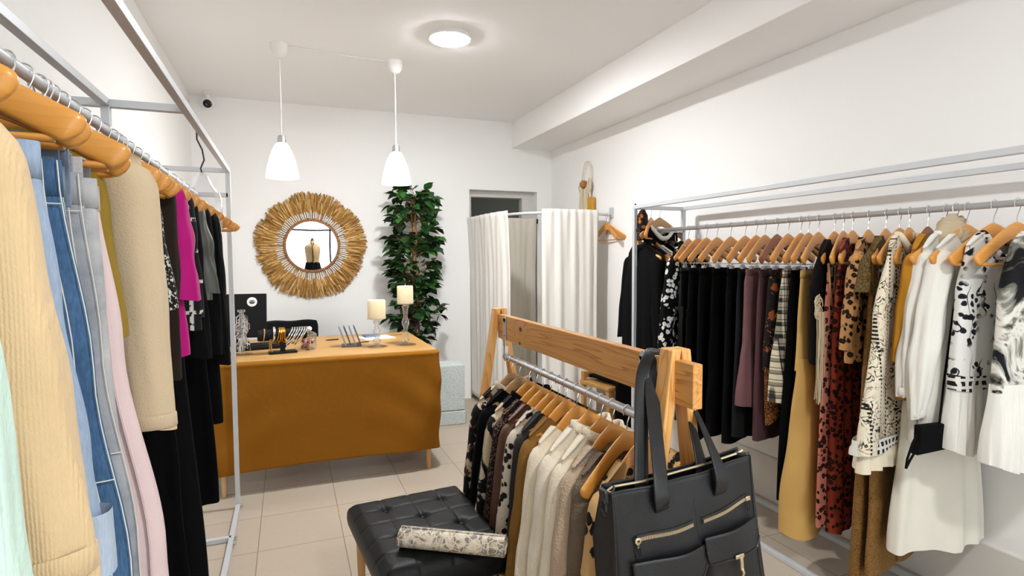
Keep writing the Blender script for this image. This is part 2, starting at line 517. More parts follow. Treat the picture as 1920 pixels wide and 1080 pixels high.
def sleeve_mb(seed, side, w, length, r0=.062, r1=.042, splay=.04, bend=.01, N=30, Mn=26, puff=0, wrinkle=.0035, flat=.72, zs=None):
    rnd = random.Random(seed * 7 + side)
    zs = shoulder_z(w) - .006 if zs is None else zs
    rs = []; p1, p2 = rnd.uniform(0, 6.28), rnd.uniform(0, 6.28)
    for i in range(N + 1):
        t = i / N
        x = side * (w - r0*.55 + (r0*.5 + splay) * t**.75)
        y = -.022 * (1 - t) + bend * math.sin(t*2.2) - .004
        z = zs - length * t
        r = r0 + (r1 - r0) * t**.8 + puff * math.sin(PI * min(1, t*1.02)) * t**1.5
        cap = math.sqrt(max(0, 1 - (1 - min(1, t/.11))**2)) if t < .11 else 1
        r *= .25 + .75*cap
        ring = []
        for j in range(Mn):
            a = 2*PI*j/Mn
            wv = wrinkle * (math.sin(3*a + p1 + 5*t) * t + .7*math.sin(16*t + 2*math.cos(a) + p2) * math.sin(PI*t)**2 + (.9*math.sin(7*a + p2 + 1.5*math.sin(4*t)) * min(1, t*2)) * (1 if not puff else 1.3))
            q = r + wv
            ring.append((x + math.cos(a)*q, y + math.sin(a)*q*flat, z + (.012*math.cos(a)*side*(-1) if t > .9 else 0)))
        rs.append(ring)
    return MB().rings(rs, True, True, False)

def cuff_mb(seed, side, w, length, r0, r1, splay, bend, h=.03, zs=None, extra=.004, flat=.72):
    zs = shoulder_z(w) - .006 if zs is None else zs
    rs = []
    for t_, e in ((length - h, extra*.6), (length - h + .004, extra), (length - .002, extra), (length, extra*.3), (length-.002, -.002)):
        t = min(1, t_/length)
        x = side * (w - r0*.55 + (r0*.5 + splay) * t**.75); y = -.022*(1-t) + bend*math.sin(t*2.2) - .004
        rs.append([(x + math.cos(2*PI*j/26)*(r1+e), y + math.sin(2*PI*j/26)*(r1+e)*flat, zs - t_) for j in range(26)])
    return MB().rings(rs, True)

def collar_mb(nw, depth, h=.035, r=.008):
    rs = []
    n = 40
    for i in range(n):
        a = 2*PI*i/n; x = nw * math.cos(a); s = math.sin(a)
        zb = shoulder_z(nw) - depth*(1-(x/nw)**2)*(1 if s < 0 else .45)
        y = .018*sgnpow(s, .7) - .03*(nw/.213)**1.6
        rs.append([(x*1.02, y*1.5, zb - .018), (x*1.05, y*2.0, zb - .004), (x*1.0, y*1.7, zb + h*.5), (x*.94, y*1.35, zb + h*.55), (x*.92, y*1.1, zb + h*.3), (x*.93, y*.95, zb-.02)])
    return MB().rings(rs + [rs[0]], True)

SEED = [11]
def garment(name, label, cat, group, mat, loc, rz, z1, W, D=((0, .014), (.2, .03), (1, .034)), top='shoulder', z0=-.235, neck=(.085, .05), folds=(3, .008),
            sleeves=None, sleeve_mat=None, collar=None, waistband=None, legs=None, extras=None, hem=.004, N=40, Mn=84, lean=0, flat=.6, droop=0):
    """one hanging garment: its cloth body is the thing, sleeves, cuffs, collar, waistband are parts.  z1 = hem below the rail"""
    SEED[0] += 1; sd = SEED[0]
    if legs:
        tc = legs
        mb = cloth_body(sd, W, D, z1, 'waist', z0, folds=(folds[0], folds[1]*.8), N=14, Mn=Mn, t1=tc, hem=0, lean=lean, flat=flat)
        for s in (-1, 1):
            Wl = [(t, w*.52) for t, w in W]
            rnd = random.Random(sd+s)
            rs = []
            ph = rnd.uniform(0, 6)
            Nn = 34
            for i in range(Nn+1):
                t = tc - .05 + (1 - tc + .05) * i / Nn
                w = prof(W, t); d = prof(D, t)
                ring = []
                for j in range(36):
                    a = 2*PI*j/36
                    q = 1 + .07*math.sin(3*a + ph + 3*t) + .04*math.sin(20*t + a*2 + ph) * (1 if t > tc else 0)
                    ring.append((s*w*.5 + sgnpow(math.cos(a), .85)*w*.515*q + lean*t, sgnpow(math.sin(a), .8)*d*1.05*q + folds[1]*.8*math.sin(2*s + ph + 2.5*t), z0 + (z1 + hem*2*math.sin(ph+s) - z0)*t))
                rs.append(ring)
            mb.rings(rs, True)
    else:
        mb = cloth_body(sd, W, D, z1, top, z0, neck, folds, N, Mn, hem, lean=lean, flat=flat, droop=droop)
    o = mb.build(name, mat, None, loc, (0, 0, rz), True, 0)
    tag(o, label, cat, group)
    w = prof(W, 0)
    if sleeves:
        sl = dict(length=.55, r0=.06, r1=.042, splay=.03, bend=.01, puff=0); sl.update(sleeves)
        if droop: sl['zs'] = shoulder_z(w) - .006 - droop * max(0, w - .05)**1.5
        cm = sl.pop('cuff', None); sides = sl.pop('sides', (-1, 1))
        for s in sides:
            so = sleeve_mb(sd, s, w, **sl).build('sleeve', sleeve_mat or mat, o, smooth=True, sharp=0)
            if cm:
                cuff_mb(sd, s, w, sl['length'] + .004, sl['r0'], sl['r1'], sl['splay'], sl['bend'], zs=sl.get('zs')).build('cuff', cm, so, smooth=True, sharp=0)
    if collar:
        collar_mb(neck[0], neck[1], collar[1]).build('collar', collar[0], o, sharp=0)
    if waistband:
        wm, wh = waistband[:2]
        rs = []
        for dz, e in ((0.002, .000), (.002, .003), (-wh, .0035), (-wh, .0)):
            ring = []
            for j in range(60):
                a = 2*PI*j/60
                ring.append((sgnpow(math.cos(a), .8)*(prof(W, 0)+e), sgnpow(math.sin(a), flat)*(prof(D, 0)+e), z0 + dz))
            rs.append(ring)
        wb = MB().rings(rs, True).build('waistband', wm, o, sharp=0)
    return o
# ------------------------------------------------------------------ the room
XL, XR, YB, YF, ZC = -.745, 2.654, 5.6, -2.3, 2.853
def wallmat(name, c, bs=.12):
    m = NT(name, .88, 0, .2); c = srgb(c)
    m.P(Base_Color=m.mix(m.noise(1.2, 3), scale_c(c, .985), scale_c(c, 1.015)))
    m.bump(m.math('ADD', m.noise(90, 3), m.math('MULTIPLY', m.noise(5, 3), .8)), bs, .002)
    return m.m
M['wall'] = wallmat('white wall paint', '#f1f0ee')
M['ceil'] = wallmat('ceiling paint', '#f4f4f4')
def floor_mat():
    m = NT('beige floor tile', .42, 0, .35)
    v = m.map(loc=(.173, -3.03, 0))
    br = m.new('TexBrick', {'Vector': v, 'Color1': srgb('#b5a795'), 'Color2': srgb('#ac9e8d'), 'Mortar': srgb('#6d6255'), 'Scale': 1.0, 'Mortar Size': .003, 'Mortar Smooth': .3, 'Bias': 0, 'Brick Width': .41, 'Row Height': .41}, offset=0, squash=1)
    n = m.noise(3.5, 5, dist=.4); n2 = m.noise(30, 4)
    c = m.mix(m.math('MULTIPLY', n, .5), br.outputs[0], srgb('#c2b6a6'))
    c = m.mix(m.math('MULTIPLY', n2, .25), c, srgb('#958876'))
    m.P(Base_Color=c, Roughness=m.math('ADD', .3, m.math('MULTIPLY', n, .25)))
    m.bump(m.math('SUBTRACT', 1, br.outputs[1]), .4, .002)
    return m.m
M['floor'] = floor_mat()
def struct(name, mb, mat, **k):
    k.setdefault('sharp', 30)
    return tag(mb.build(name, mat, **k), kind='structure')
struct('floor', MB().box(((XL+XR)/2, (YF+7)/2, -.05), (XR-XL+.4, 7-YF+.4, .1)), M['floor'])
struct('ceiling', MB().box(((XL+XR)/2, (YF+YB)/2, ZC+.05), (XR-XL+.4, YB-YF+.4, .1)), M['ceil'])
struct('wall_left', MB().box((XL-.06, (YF+YB)/2, ZC/2), (.12, YB-YF+.3, ZC)), M['wall'])
struct('wall_right', MB().box((XR+.06, (YF+YB)/2, ZC/2), (.12, YB-YF+.3, ZC)), M['wall'])
DX0, DX1, DZ = 1.736, 2.489, 2.148
wb = MB()
wb.box(((XL+DX0)/2, YB+.1, ZC/2), (DX0-XL, .2, ZC))
wb.box(((XR+DX1)/2, YB+.1, ZC/2), (XR-DX1, .2, ZC))
wb.box(((DX0+DX1)/2, YB+.1, (ZC+DZ)/2), (DX1-DX0, .2, ZC-DZ))
struct('wall_back', wb, M['wall'])
# shop front behind the camera: a low wall, piers and a big pane of daylight
wf = MB()
wf.box((XL+.1, YF-.06, ZC/2), (.2, .12, ZC)); wf.box((XR-.1, YF-.06, ZC/2), (.2, .12, ZC))
wf.box(((XL+XR)/2, YF-.06, ZC-.14), (XR-XL-.4, .12, .28)); wf.box(((XL+XR)/2, YF-.06, .15), (XR-XL-.4, .12, .3))
struct('wall_front', wf, M['wall'])
M['frame_dark'] = simple('dark window metal', '#2b2c2f', .4, .5)
fr = MB()
for x in (XL+.215, .95, XR-.215): fr.box((x, YF-.03, 1.43), (.04, .06, 2.24))
for z in (.32, 2.14, 2.55): fr.box(((XL+XR)/2, YF-.03, z), (XR-XL-.4, .06, .04))
w1 = struct('window_1', fr, M['frame_dark'])
M['pane'] = see_glass('window pane', (.97, .98, .98, 1), .03)
MB().box(((XL+XR)/2, YF-.03, 1.43), (XR-XL-.44, .006, 2.2)).build('pane', M['pane'], w1)
# ceiling beam along the right wall
struct('trim_beam', MB().box(((2.2024+XR)/2, (YF+YB)/2, (2.589+ZC)/2), (XR-2.2024, YB-YF, ZC-2.589)), M['wall'], bevel=.004)
M['base'] = wallmat('grey beige plaster base', '#d9d5cd')
struct('baseboard_right', MB().box((XR-.006, (YF+YB)/2, .13), (.012, YB-YF, .26)), M['base'])
# doorway to a dark back room
M['door_frame'] = simple('grey white door frame', '#cfccc7', .5)
df = MB()
for x in (DX0+.025, DX1-.067): df.box((x, YB+.145, DZ/2-.03), (.05 if x < 2 else .134, .09, DZ-.06))
df.box(((DX0+DX1)/2, YB+.145, DZ-.032), (DX1-DX0, .09, .062))
struct('door_1', df, M['door_frame'], bevel=.004)
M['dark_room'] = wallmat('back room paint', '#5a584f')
dk = MB()
dk.box(((DX0+DX1)/2+.2, 7.05, 1.3), (2.2, .1, 2.7)); dk.box((DX0-.35, 6.4, 1.3), (.1, 1.2, 2.7)); dk.box((DX1+.75, 6.4, 1.3), (.1, 1.2, 2.7)); dk.box(((DX0+DX1)/2+.2, 6.4, 2.7), (2.2, 1.4, .1))
dk.box((2.06, 6.98, 1.9), (.03, .06, .5))
struct('wall_back_room', dk, M['dark_room'])

# ------------------------------------------------------------------ ceiling fixtures
M['white_plastic'] = simple('white plastic', '#e6e4e1', .45)
M['lamp_glow'] = simple('lit lamp diffuser', '#ffffff', .4, emit=520, ec=(.97, .985, 1, 1))
M['bulb_glow'] = simple('lit bulb', '#ffffff', .4, emit=9, ec=(1, .99, .98, 1))
M['shade_glow'] = simple('lit opal glass', '#ffffff', .25, emit=5.2, ec=(1, .99, .975, 1))
def disc_lamp(x, y, label):
    r = empty('ceiling_lamp', (x, y, ZC), 0, label, 'lamp', 'round ceiling lamps')
    MB().lathe([(.128, 0), (.132, -.012), (.132, -.028), (.122, -.030)], n=48).build('rim', M['white_plastic'], r)
    MB().lathe([(.122, -.0285), (.118, -.033), (.06, -.036), (.001, -.0365)], n=48).build('diffuser', M['lamp_glow'], r)
disc_lamp(.985, 3.56, 'round lit ceiling lamp with a white rim, beyond the two pendant canopies')
disc_lamp(.985, -.5, 'round lit ceiling lamp with a white rim just inside the shop front')
def pendant(x, y, ztop, zbot, label):
    r = empty('pendant_lamp', (x, y, ZC), 0, label, 'pendant lamp', 'white bell pendants')
    MB().lathe([(.058, 0), (.058, -.012), (.052, -.045), (.036, -.075), (.012, -.088), (.004, -.09)], n=32).build('canopy', M['white_plastic'], r)
    zt = ztop - ZC; zb = zbot - ZC
    MB().tube([(0, 0, -.085), (.001, 0, (zt-.085)/2), (0, 0, zt)], .0035, 8).build('cord', M['white_plastic'], r)
    MB().lathe([(.006, zt+.004), (.020, zt), (.026, zt-.012), (.028, zt-.05)], n=28).build('socket_cap', M['steel'], r)
    s0 = zt - .05; H = s0 - zb
    pr = [(.030, 0), (.040, .04), (.060, .20), (.078, .42), (.092, .66), (.1015, .88), (.104, 1.0)]
    out = [(q, s0 - H*t) for q, t in pr]; inn = [(q-.004, s0 - H*t) for q, t in pr[::-1]]
    MB().lathe(out + inn, n=40, cap0=False, cap1=False).build('lamp_shade', M['shade_glow'], r)
    MB().lathe([(.001, s0-.02), (.018, s0-.03), (.03, s0-.08), (.028, s0-.12), (.001, s0-.145)], n=20).build('bulb', M['bulb_glow'], r)
pendant(-.018, 4.1, 2.262, 1.985, 'white bell pendant lamp hanging left of the mirror centre on a long cord')
pendant(.745, 4.17, 2.262, 1.985, 'white bell pendant lamp hanging in front of the top of the leafy plant')
o = MB().tube([(.03, 4.10, ZC-.006), (.36, 4.135, ZC-.010), (.70, 4.165, ZC-.006)], .0035, 8).build('ceiling_cable', M['white_plastic'])
tag(o, 'thin white cable running along the ceiling between the two pendant canopies', 'cable')
# security camera
r = empty('security_camera', (-.60, 5.50, ZC), 0, 'small white ball security camera under the ceiling in the back left corner', 'camera')
MB().lathe([(.04, 0), (.04, -.012), (.022, -.02), (.016, -.04), (.014, -.06)], n=24).build('mount', M['white_plastic'], r)
MB().lathe([(.001, .045), (.025, .04), (.045, .015), (.048, -.01), (.043, -.03), (.036, -.036)], (0, 0, 0), 28).build('housing', M['white_plastic'], r, (0, -.01, -.085), (R(-68), 0, R(8)))
MB().lathe([(.036, -.034), (.03, -.042), (.012, -.044), (.001, -.040)], (0, 0, 0), 28).build('lens', simple('black lens', (.004, .004, .005, 1), .1), r, (0, -.01, -.085), (R(-68), 0, R(8)))

# ------------------------------------------------------------------ straw mirror on the back wall
mc = (.212, YB, 1.569)
r = empty('sunburst_mirror', mc, 0, 'round wall mirror with a wide straw fringe and white beaded ring above the desk', 'mirror')
M['mirror'] = simple('mirror silver', (.9, .9, .9, 1), .01, 1)
def straw_mat():
    m = NT('dry straw', .8, 0, .2)
    c = m.new('ObjectInfo').outputs['Random']
    n = m.noise(55, 2); n2 = m.noise(9, 2)
    m.P(Base_Color=m.ramp(m.math('ADD', m.math('MULTIPLY', n, .25), m.math('MULTIPLY', m.island(), .75)), [(.1, srgb('#7a5425')), (.45, srgb('#a67a40')), (.75, srgb('#c39a5c')), (.95, srgb('#dfc08a'))]))
    return m.m
M['straw'] = straw_mat()
M['bead'] = simple('white shell bead', '#f2efe9', .5)
M['rattan'] = wood('rattan', '#a9713a', '#7b4c22', 'x', 90, .6)
MB().lathe([(.226, -.030), (.001, -.031)], n=64, axis='y').build('mirror_glass', M['mirror'], r)
mb = MB().lathe([(.240, -.004), (.242, -.03), (.236, -.042), (.228, -.042), (.224, -.034), (.222, -.01)], n=96, axis='y')
for k in range(90):
    a = 2*PI*k/90
    mb.box((math.cos(a)*.233, -.040, math.sin(a)*.233), (.022, .010, .010), Matrix.Rotation(-a, 3, 'Y'))
mb.build('rattan_rim', M['rattan'], r)
rnd = random.Random(5)
mb = MB()   # straw blades, two tiers
def blade(a, r0, r1, w0, w1, y0, y1):
    da = rnd.uniform(-.05, .05)
    c0, s0 = math.cos(a), math.sin(a); c1, s1 = math.cos(a+da), math.sin(a+da)
    t0 = Vector((-s0, 0, c0)); t1 = Vector((-s1, 0, c1))
    p0 = Vector((c0*r0, y0, s0*r0)); p1 = Vector((c1*r1, y1, s1*r1)); pm = (p0+p1)/2 + Vector((0, -.006, 0))
    v = [p0 - t0*w0, p0 + t0*w0, pm + t0*w1, pm - t0*w1, p1 + t1*w1*.7, p1 - t1*w1*.7]
    v += [q + Vector((0, .003, 0)) for q in v]
    mb.add(v, [(0, 1, 2, 3), (3, 2, 4, 5), (7, 6, 9, 8), (8, 9, 11, 10), (0, 3, 9, 6), (3, 5, 11, 9), (2, 1, 7, 8), (4, 2, 8, 10), (5, 4, 10, 11)])
for k in range(900):
    a = rnd.uniform(0, 2*PI)
    rr = .472 + .008*math.sin(5*a) + .008*math.sin(11*a+1)
    blade(a, .31, rr + rnd.uniform(-.022, .022), .004, rnd.uniform(.004, .008), -.012 - rnd.uniform(0, .022), -.006 - rnd.uniform(0, .03))
for k in range(420):
    a = rnd.uniform(0, 2*PI)
    blade(a, .305, .41 + rnd.uniform(-.03, .035), .004, rnd.uniform(.004, .007), -.034, -.03 - rnd.uniform(0, .02))
mb.build('straw_fringe', M['straw'], r, smooth=False)
mb = MB()   # straw spokes behind the beads
for k in range(150):
    a = 2*PI*(k + rnd.uniform(-.3, .3))/150; blade(a, .236, .335, .0028, .0028, -.022, -.026)
mb.build('straw_spokes', M['straw'], r, smooth=False)
mb = MB()
for k in range(96):
    if rnd.random() < .08: continue
    a = 2*PI*k/96 + rnd.uniform(-.012, .012); r0 = .248 + rnd.uniform(0, .006); r1 = .318 + rnd.uniform(-.02, .014)
    d = Vector((math.cos(a), 0, math.sin(a)))
    n_ = 6
    path = [d*(r0 + (r1-r0)*i/(n_*2)) + Vector((0, -.034, 0)) for i in range(n_*2+1)]
    mb.tube(path, [.0052 if i % 2 else .0030 for i in range(n_*2+1)], 6)
mb.build('beaded_ring', M['bead'], r)

# ------------------------------------------------------------------ fitting room: rail, curtains
M['curtain'] = sheer('off white curtain cotton', '#f2efe9', .22)
M['curtain_in'] = sheer('ivory inner curtain', '#e6e0d3', .2)
rp = [(1.735, 5.598, 1.825), (1.738, 5.3, 1.825), (1.745, 5.0, 1.825), (1.775, 4.75, 1.825), (1.84, 4.54, 1.825), (1.95, 4.41, 1.825), (2.10, 4.36, 1.825), (2.4, 4.355, 1.825), (2.652, 4.355, 1.825)]
def catmull(P, n=10):
    P = [Vector(p) for p in P]; out = []
    for i in range(len(P)-1):
        a = P[max(i-1, 0)]; b = P[i]; c = P[i+1]; d = P[min(i+2, len(P)-1)]
        for k in range(n):
            t = k/n; out.append(.5*((2*b) + (c-a)*t + (2*a-5*b+4*c-d)*t*t + (3*b-a-3*c+d)*t**3))
    out.append(P[-1]); return out
rail = catmull(rp, 12)
r = empty('curtain_rail', (2.2, 4.4, 0), 0, 'bent grey curtain rail of the corner fitting room', 'curtain rail')
off = Vector((-2.2, -4.4, 0))
MB().tube([p + off for p in rail], .0125, 12).build('rail_tube', M['tube_paint'], r)
MB().box((.445, -.045, 1.84), (.012, .05, .09)).build('wall_bracket', M['tube_paint'], r, bevel=.003)
MB().box((-.465, 1.193, 1.825), (.05, .012, .05)).build('wall_bracket', M['tube_paint'], r, bevel=.003)
def curtain(name, path, z1, nf, amp, label, mat, seed, hdr=.05, flare=.0, ztop=1.825):
    """cloth gathered on a path: a header sleeve round the rail and folds below"""
    rnd = random.Random(seed)
    P = [Vector(p) for p in path]
    L = [0]
    for a, b in zip(P, P[1:]): L.append(L[-1] + (b-a).length)
    def at(s):
        s = max(0, min(1, s)) * L[-1]
        for i in range(len(P)-1):
            if s <= L[i+1] or i == len(P)-2:
                k = (s - L[i])/max(1e-6, L[i+1]-L[i]); t = (P[i+1]-P[i]).normalized()
                return P[i].lerp(P[i+1], k), Vector((t.y, -t.x, 0))
    ph = [rnd.uniform(0, 6.28) for _ in range(5)]; fs = [nf*rnd.uniform(.6, 1.4) for _ in range(4)]
    nu = int(nf*11) + 60; nv = 44
    def fn(u, v):
        p, n = at(u); zt = ztop + .034
        z = zt + (z1 - zt)*v
        if z > ztop - .02:      # the sleeve bulges round the rail, finely gathered
            d = .020 + .006*math.sin(u*nf*9 + ph[0])
        else:
            g = min(1, (ztop - z)/.5)
            d = .018*(1-g) + amp*(.25+.75*g)*(math.sin(2*PI*fs[0]*u + ph[1] + .9*v) + .6*math.sin(2*PI*fs[1]*u + ph[2] - 1.1*v) + .4*math.sin(2*PI*fs[2]*1.7*u + ph[3])) + (1-g)*.004*math.sin(u*nf*9+ph[0])
        q = p + n*d
        if flare:
            t = (P[-1]-P[0]).normalized(); q = q + t*(flare*(u-.5)*v)
        return (q.x, q.y, z)
    o = MB().grid(fn, nu, nv).build(name, mat, solid=.002, sharp=0)
    return tag(o, label, 'curtain')
i0 = [i for i, p in enumerate(rail)]
seg_left = [p for p in rail if p.y > 4.62 and p.x < 1.9]
curtain('fitting_curtain', seg_left, .06, 5, .011, 'white curtain on the left of the fitting room, nearest the desk', M['curtain'], 3)
seg_r = [p for p in rail if p.x > 1.985 and p.x < 2.5]
curtain('fitting_curtain', seg_r, .08, 5, .012, 'white curtain in the middle of the fitting room rail, facing the shop', M['curtain'], 8)
curtain('fitting_curtain', [(2.50, 4.36, 0), (2.515, 4.48, 0), (2.53, 4.62, 0)], .08, 3, .012, 'narrow end of white curtain hanging along the right wall beside the middle curtain', M['curtain'], 9)
rr = empty('curtain_rod', (2.3, 5.57, 1.845), 0, 'thin rod across the back doorway holding the inner ivory curtain', 'rod')
MB().tube([(-.55, 0, 0), (.19, 0, 0)], .006, 8).build('rod_tube', M['steel'], rr)
MB().box((.01, 0, -.01), (.012, .02, .05)).build('clip', M['black_plastic'], rr)
MB().box((.175, 0, -.01), (.012, .02, .05)).build('clip', M['black_plastic'], rr)
curtain('doorway_curtain', [(1.76, 5.57, 0), (2.46, 5.57, 0)], .05, 6, .009, 'ivory inner curtain across the back doorway, behind the gap of the white curtains', M['curtain_in'], 14, ztop=1.83)
hanger((2.60, 4.355, 1.813), R(96), 'honey wooden hanger alone on the bracket at the wall end of the curtain rail')
hanger((2.61, 4.352, 1.813), R(70), 'second wooden hanger tucked behind the lone one at the wall end of the curtain rail', kind='honey', bar=False)
# macrame wall hanging
r = empty('macrame_hanging', (XR, 4.75, 2.34), 0, 'cream cord macrame wall hanging with a brown ball and mustard tassel', 'wall hanging')
M['cord'] = simple('cream cotton cord', '#d6c8ac', .9, bumpscale=200, bs=.4)
M['mustard_felt'] = fabric('mustard felt', '#c08f34', 'weave')
x0 = -.03
MB().tube([(-.012, .16, -.30), (x0, .17, -.22), (x0, .10, -.16), (x0, .06, -.04), (x0, .03, .0), (x0, -.03, .0), (x0, -.07, -.06), (x0, -.06, -.2), (x0, -.06, -.40)], .006, 8).build('cord_loop', M['cord'], r)
mb = MB()
rnd = random.Random(2)
for k in range(16):
    y = .14 - .20*k/15; mb.tube([(x0, y*.6+.02, -.20), (x0 - .01*(k % 2), y + rnd.uniform(-.01, .01), -.33), (x0, y + rnd.uniform(-.02, .02), -.46 + rnd.uniform(-.02, .02))], .0055, 6)
for k in range(7):
    a = k*.9; mb.ring_loop([(x0-.01 + .004*math.sin(2*q), .0 - .055 + .028*math.cos(q)*(1+.1*k % .3), -.19 - .010*k + .03*math.sin(q)) for q in [2*PI*i/14 for i in range(14)]], .005, 6)
mb.build('knotted_cords', M['cord'], r)
MB().lathe([(.001, .04), (.022, .034), (.038, .014), (.04, -.006), (.03, -.028), (.001, -.04)], (0, 0, 0), 20).build('brown_ball', M['rattan'], r, (x0-.015, .04, -.205))
MB().box((x0, -.075, -.40), (.035, .10, .13)).build('mustard_tassel', M['mustard_felt'], r, bevel=.008)
# ------------------------------------------------------------------ metal racks
def T(r, name, a, b, w=.025, h=.025, up=(0, 0, 1), mat=None):
    a = Vector(a) - r.location; b = Vector(b) - r.location
    return MB().bar(a, b, w, h, up).build(name, mat or M['tube_paint'], r, bevel=.002, smooth=False)
# left rack
LX0, LX1, LXH, LZT, LZH = -.530, -.304, -.465, 1.951, 1.812
r = empty('garment_rack', (-.42, 1.9, 0), 0, 'tall pale grey square tube rack along the left wall, packed with pale to black clothes', 'clothes rack')
YE, YM, YN = 3.62, 2.2, .12
T(r, 'top_rail', (LX1, YN, LZT), (LX1, YE, LZT)); T(r, 'top_rail', (LX0, YN, LZT), (LX0, YM, LZT))
T(r, 'crossbar', (XL, YM, LZT-.001), (LX1, YM, LZT-.001)); T(r, 'crossbar', (XL, YE, LZT-.001), (LX1, YE, LZT-.001))
T(r, 'lower_crossbar', (XL, YE, LZH), (LX1, YE, LZH))
T(r, 'post', (LX1, YE, .0), (LX1, YE, LZT)); T(r, 'post', (LX0, YM, .0), (LX0, YM, LZT)); T(r, 'post', (LX1-.02, YN, 0), (LX1-.02, YN, LZT))
T(r, 'base_rail', (LX1, YN, .0135), (LX1, YE, .0135)); T(r, 'base_crossbar', (XL+.02, 3.20, .0135), (LX1, 3.20, .0135)); T(r, 'base_crossbar', (XL+.02, YN, .0135), (LX1, YN, .0135))
MB().tube([(LXH+.42, YN-1.9, LZH), (LXH+.42, YE-1.9, LZH)], .0125, 14).build('hanging_rail', M['tube_paint'], r)
for y in (3.21, 3.13, 3.61): MB().lathe([(.008, 0), (.008, .012), (.001, .014)], (LX1+.42+.0125, y-1.9, .018), 10, 'x').build('fixing_bolt', M['steel'], r)
# right rack
RX0, RX1, RXH, RZT, RZH, RYE, RYN = 2.1616, 2.5543, 2.338, 1.782, 1.629, 3.26, .55
r = empty('garment_rack', (2.35, 1.9, 0), 0, 'long pale grey square tube rack along the right wall, black clothes at its far end', 'clothes rack')
for x in (RX0, RX1):
    T(r, 'top_rail', (x, RYN, RZT), (x, RYE, RZT)); T(r, 'base_rail', (x, RYN, .0135), (x, RYE, .0135))
    T(r, 'post', (x, RYE, 0), (x, RYE, RZT)); T(r, 'post', (x, RYN, 0), (x, RYN, RZT))
for y in (RYN, RYE):
    T(r, 'crossbar', (RX0, y, RZT-.001), (RX1, y, RZT-.001)); T(r, 'lower_crossbar', (RX0, y, RZH), (RX1, y, RZH)); T(r, 'base_crossbar', (RX0, y, .0135), (RX1, y, .0135))
MB().tube([(RXH-2.35, RYN-1.9, RZH), (RXH-2.35, RYE-1.9, RZH)], .0125, 14).build('hanging_rail', M['tube_paint'], r)
mb = MB().lathe([(.006, 0), (.006, .01), (.001, .013)], (RX0-2.35+.004, RYE-1.9+.0, RZT+.0125), 10)
mb.build('fixing_bolt', M['black_plastic'], r)
# pine rack
PX, PZ = .96, .98
r = empty('pine_rack', (PX, 1.88, 0), 0, 'freestanding pine A frame rack with a steel tube, in the middle of the shop', 'clothes rack')
M['pine_beam'] = wood('pine board', '#dba259', '#9c5a1e', 'y', 34, .42, knots=[(-.015, .43, 1.135, .017), (-.015, .44, 1.072, .012)], stretch=.055, warp=2.4)
M['pine_leg'] = wood('pine post', '#e6b26c', '#bd762c', 'z', 42, .42, stretch=.04, warp=1.4)
MB().box((0, 0, 1.12), (.030, 1.44, .116)).build('crossbeam', M['pine_beam'], r, bevel=.003, smooth=False)
for y in (1.26, 2.62):
    for s in (-1, 1):
        mb = MB()
        dy = y - 1.88
        # each leg leans outwards from the apex and is cut level at top and foot
        x0, x1 = s*.0150 + (.006 if y < 2 else 0), s*(.165 if y < 2 else .20)
        yy = dy
        w, d = .0295, .055
        v = []
        for x, z in ((x0, 1.205), (x1, 0)):
            v += [(x-w/2, yy-d/2, z), (x+w/2, yy-d/2, z), (x+w/2, yy+d/2, z), (x-w/2, yy+d/2, z)]
        mb.add(v, [(0, 1, 2, 3), (7, 6, 5, 4), (0, 4, 5, 1), (1, 5, 6, 2), (2, 6, 7, 3), (3, 7, 4, 0)])
        mb.build('leg', M['pine_leg'], r, bevel=.004, smooth=False)
for s in (-1, 1): MB().box((s*.185, 0, .13), (.02, 1.36, .06)).build('lower_stretcher', M['pine_beam'], r, bevel=.003, smooth=False)
for y in (1.375, 2.50):
    mb = MB()
    mb.box((-.018, y-1.88, 1.10), (.004, .034, .13)); mb.lathe([(.017, -.002), (.017, .002)], (-.018, y-1.88, 1.165), 20, 'x')
    mb.box((-.012, y-1.88, 1.0), (.016, .018, .07))
    br = mb.build('bracket', M['steel'], r)
    for z in (1.15, 1.085): MB().lathe([(.005, 0), (.004, .003), (.001, .0035)], (-.020, y-1.88, z), 10, 'x').build('screw', M['chrome'], br)
MB().tube([(0, 1.36-1.88, PZ), (0, 2.54-1.88, PZ)], .0145, 18).build('hanging_tube', M['steel'], r)
# ------------------------------------------------------------------ fabrics
F = {}
def fab(key, *a, **kw): F[key] = fabric(key.replace('_', ' ') + ' cloth', *a, **kw)
fab('mint', '#c3dccf', 'knit', sheen=.15)
fab('beige_knit', '#cfb48b', 'knit', sheen=.2)
fab('light_denim', '#a3b3c8', 'denim', pattern='denim', c2='#7f93ae')
fab('cuff_denim', '#b9c5d3', 'denim', pattern='denim', c2='#93a4ba')
fab('dark_denim', '#4f7298', 'denim', pattern='denim', c2='#27425f')
fab('grey_denim', '#a9abae', 'denim', pattern='acid', c2='#7d8289')
fab('pale_denim', '#c4c3c2', 'denim', pattern='acid', c2='#97989b')
fab('blue_grey_denim', '#8796a8', 'denim', pattern='denim', c2='#5a6a7d')
fab('pink_cotton', '#d3bdbc', 'denim', var=.06)
fab('mustard', '#8c7328', 'smooth')
fab('boucle', '#c9b596', 'tweed', sheen=.15, var=.05)
fab('pale_green', '#d6d6c0', 'smooth')
fab('black_white_yarn', '#141313', 'boucle', pattern='sequin', c2='#cfcac0')
fab('dark_brown', '#261e17', 'smooth', spec=.1)
fab('magenta', '#ad0770', 'smooth', sheen=.1, rough=.75)
fab('black_stitched', '#101011', 'smooth', pattern='stitch', c2='#c9c6bf')
fab('black_cotton', (.0032, .0032, .0036, 1), 'weave', spec=.07)
fab('black_velvet', (.0022, .0022, .0025, 1), 'smooth', spec=.05)
fab('satin_grey', '#44443f', 'smooth', rough=.35, spec=.5)
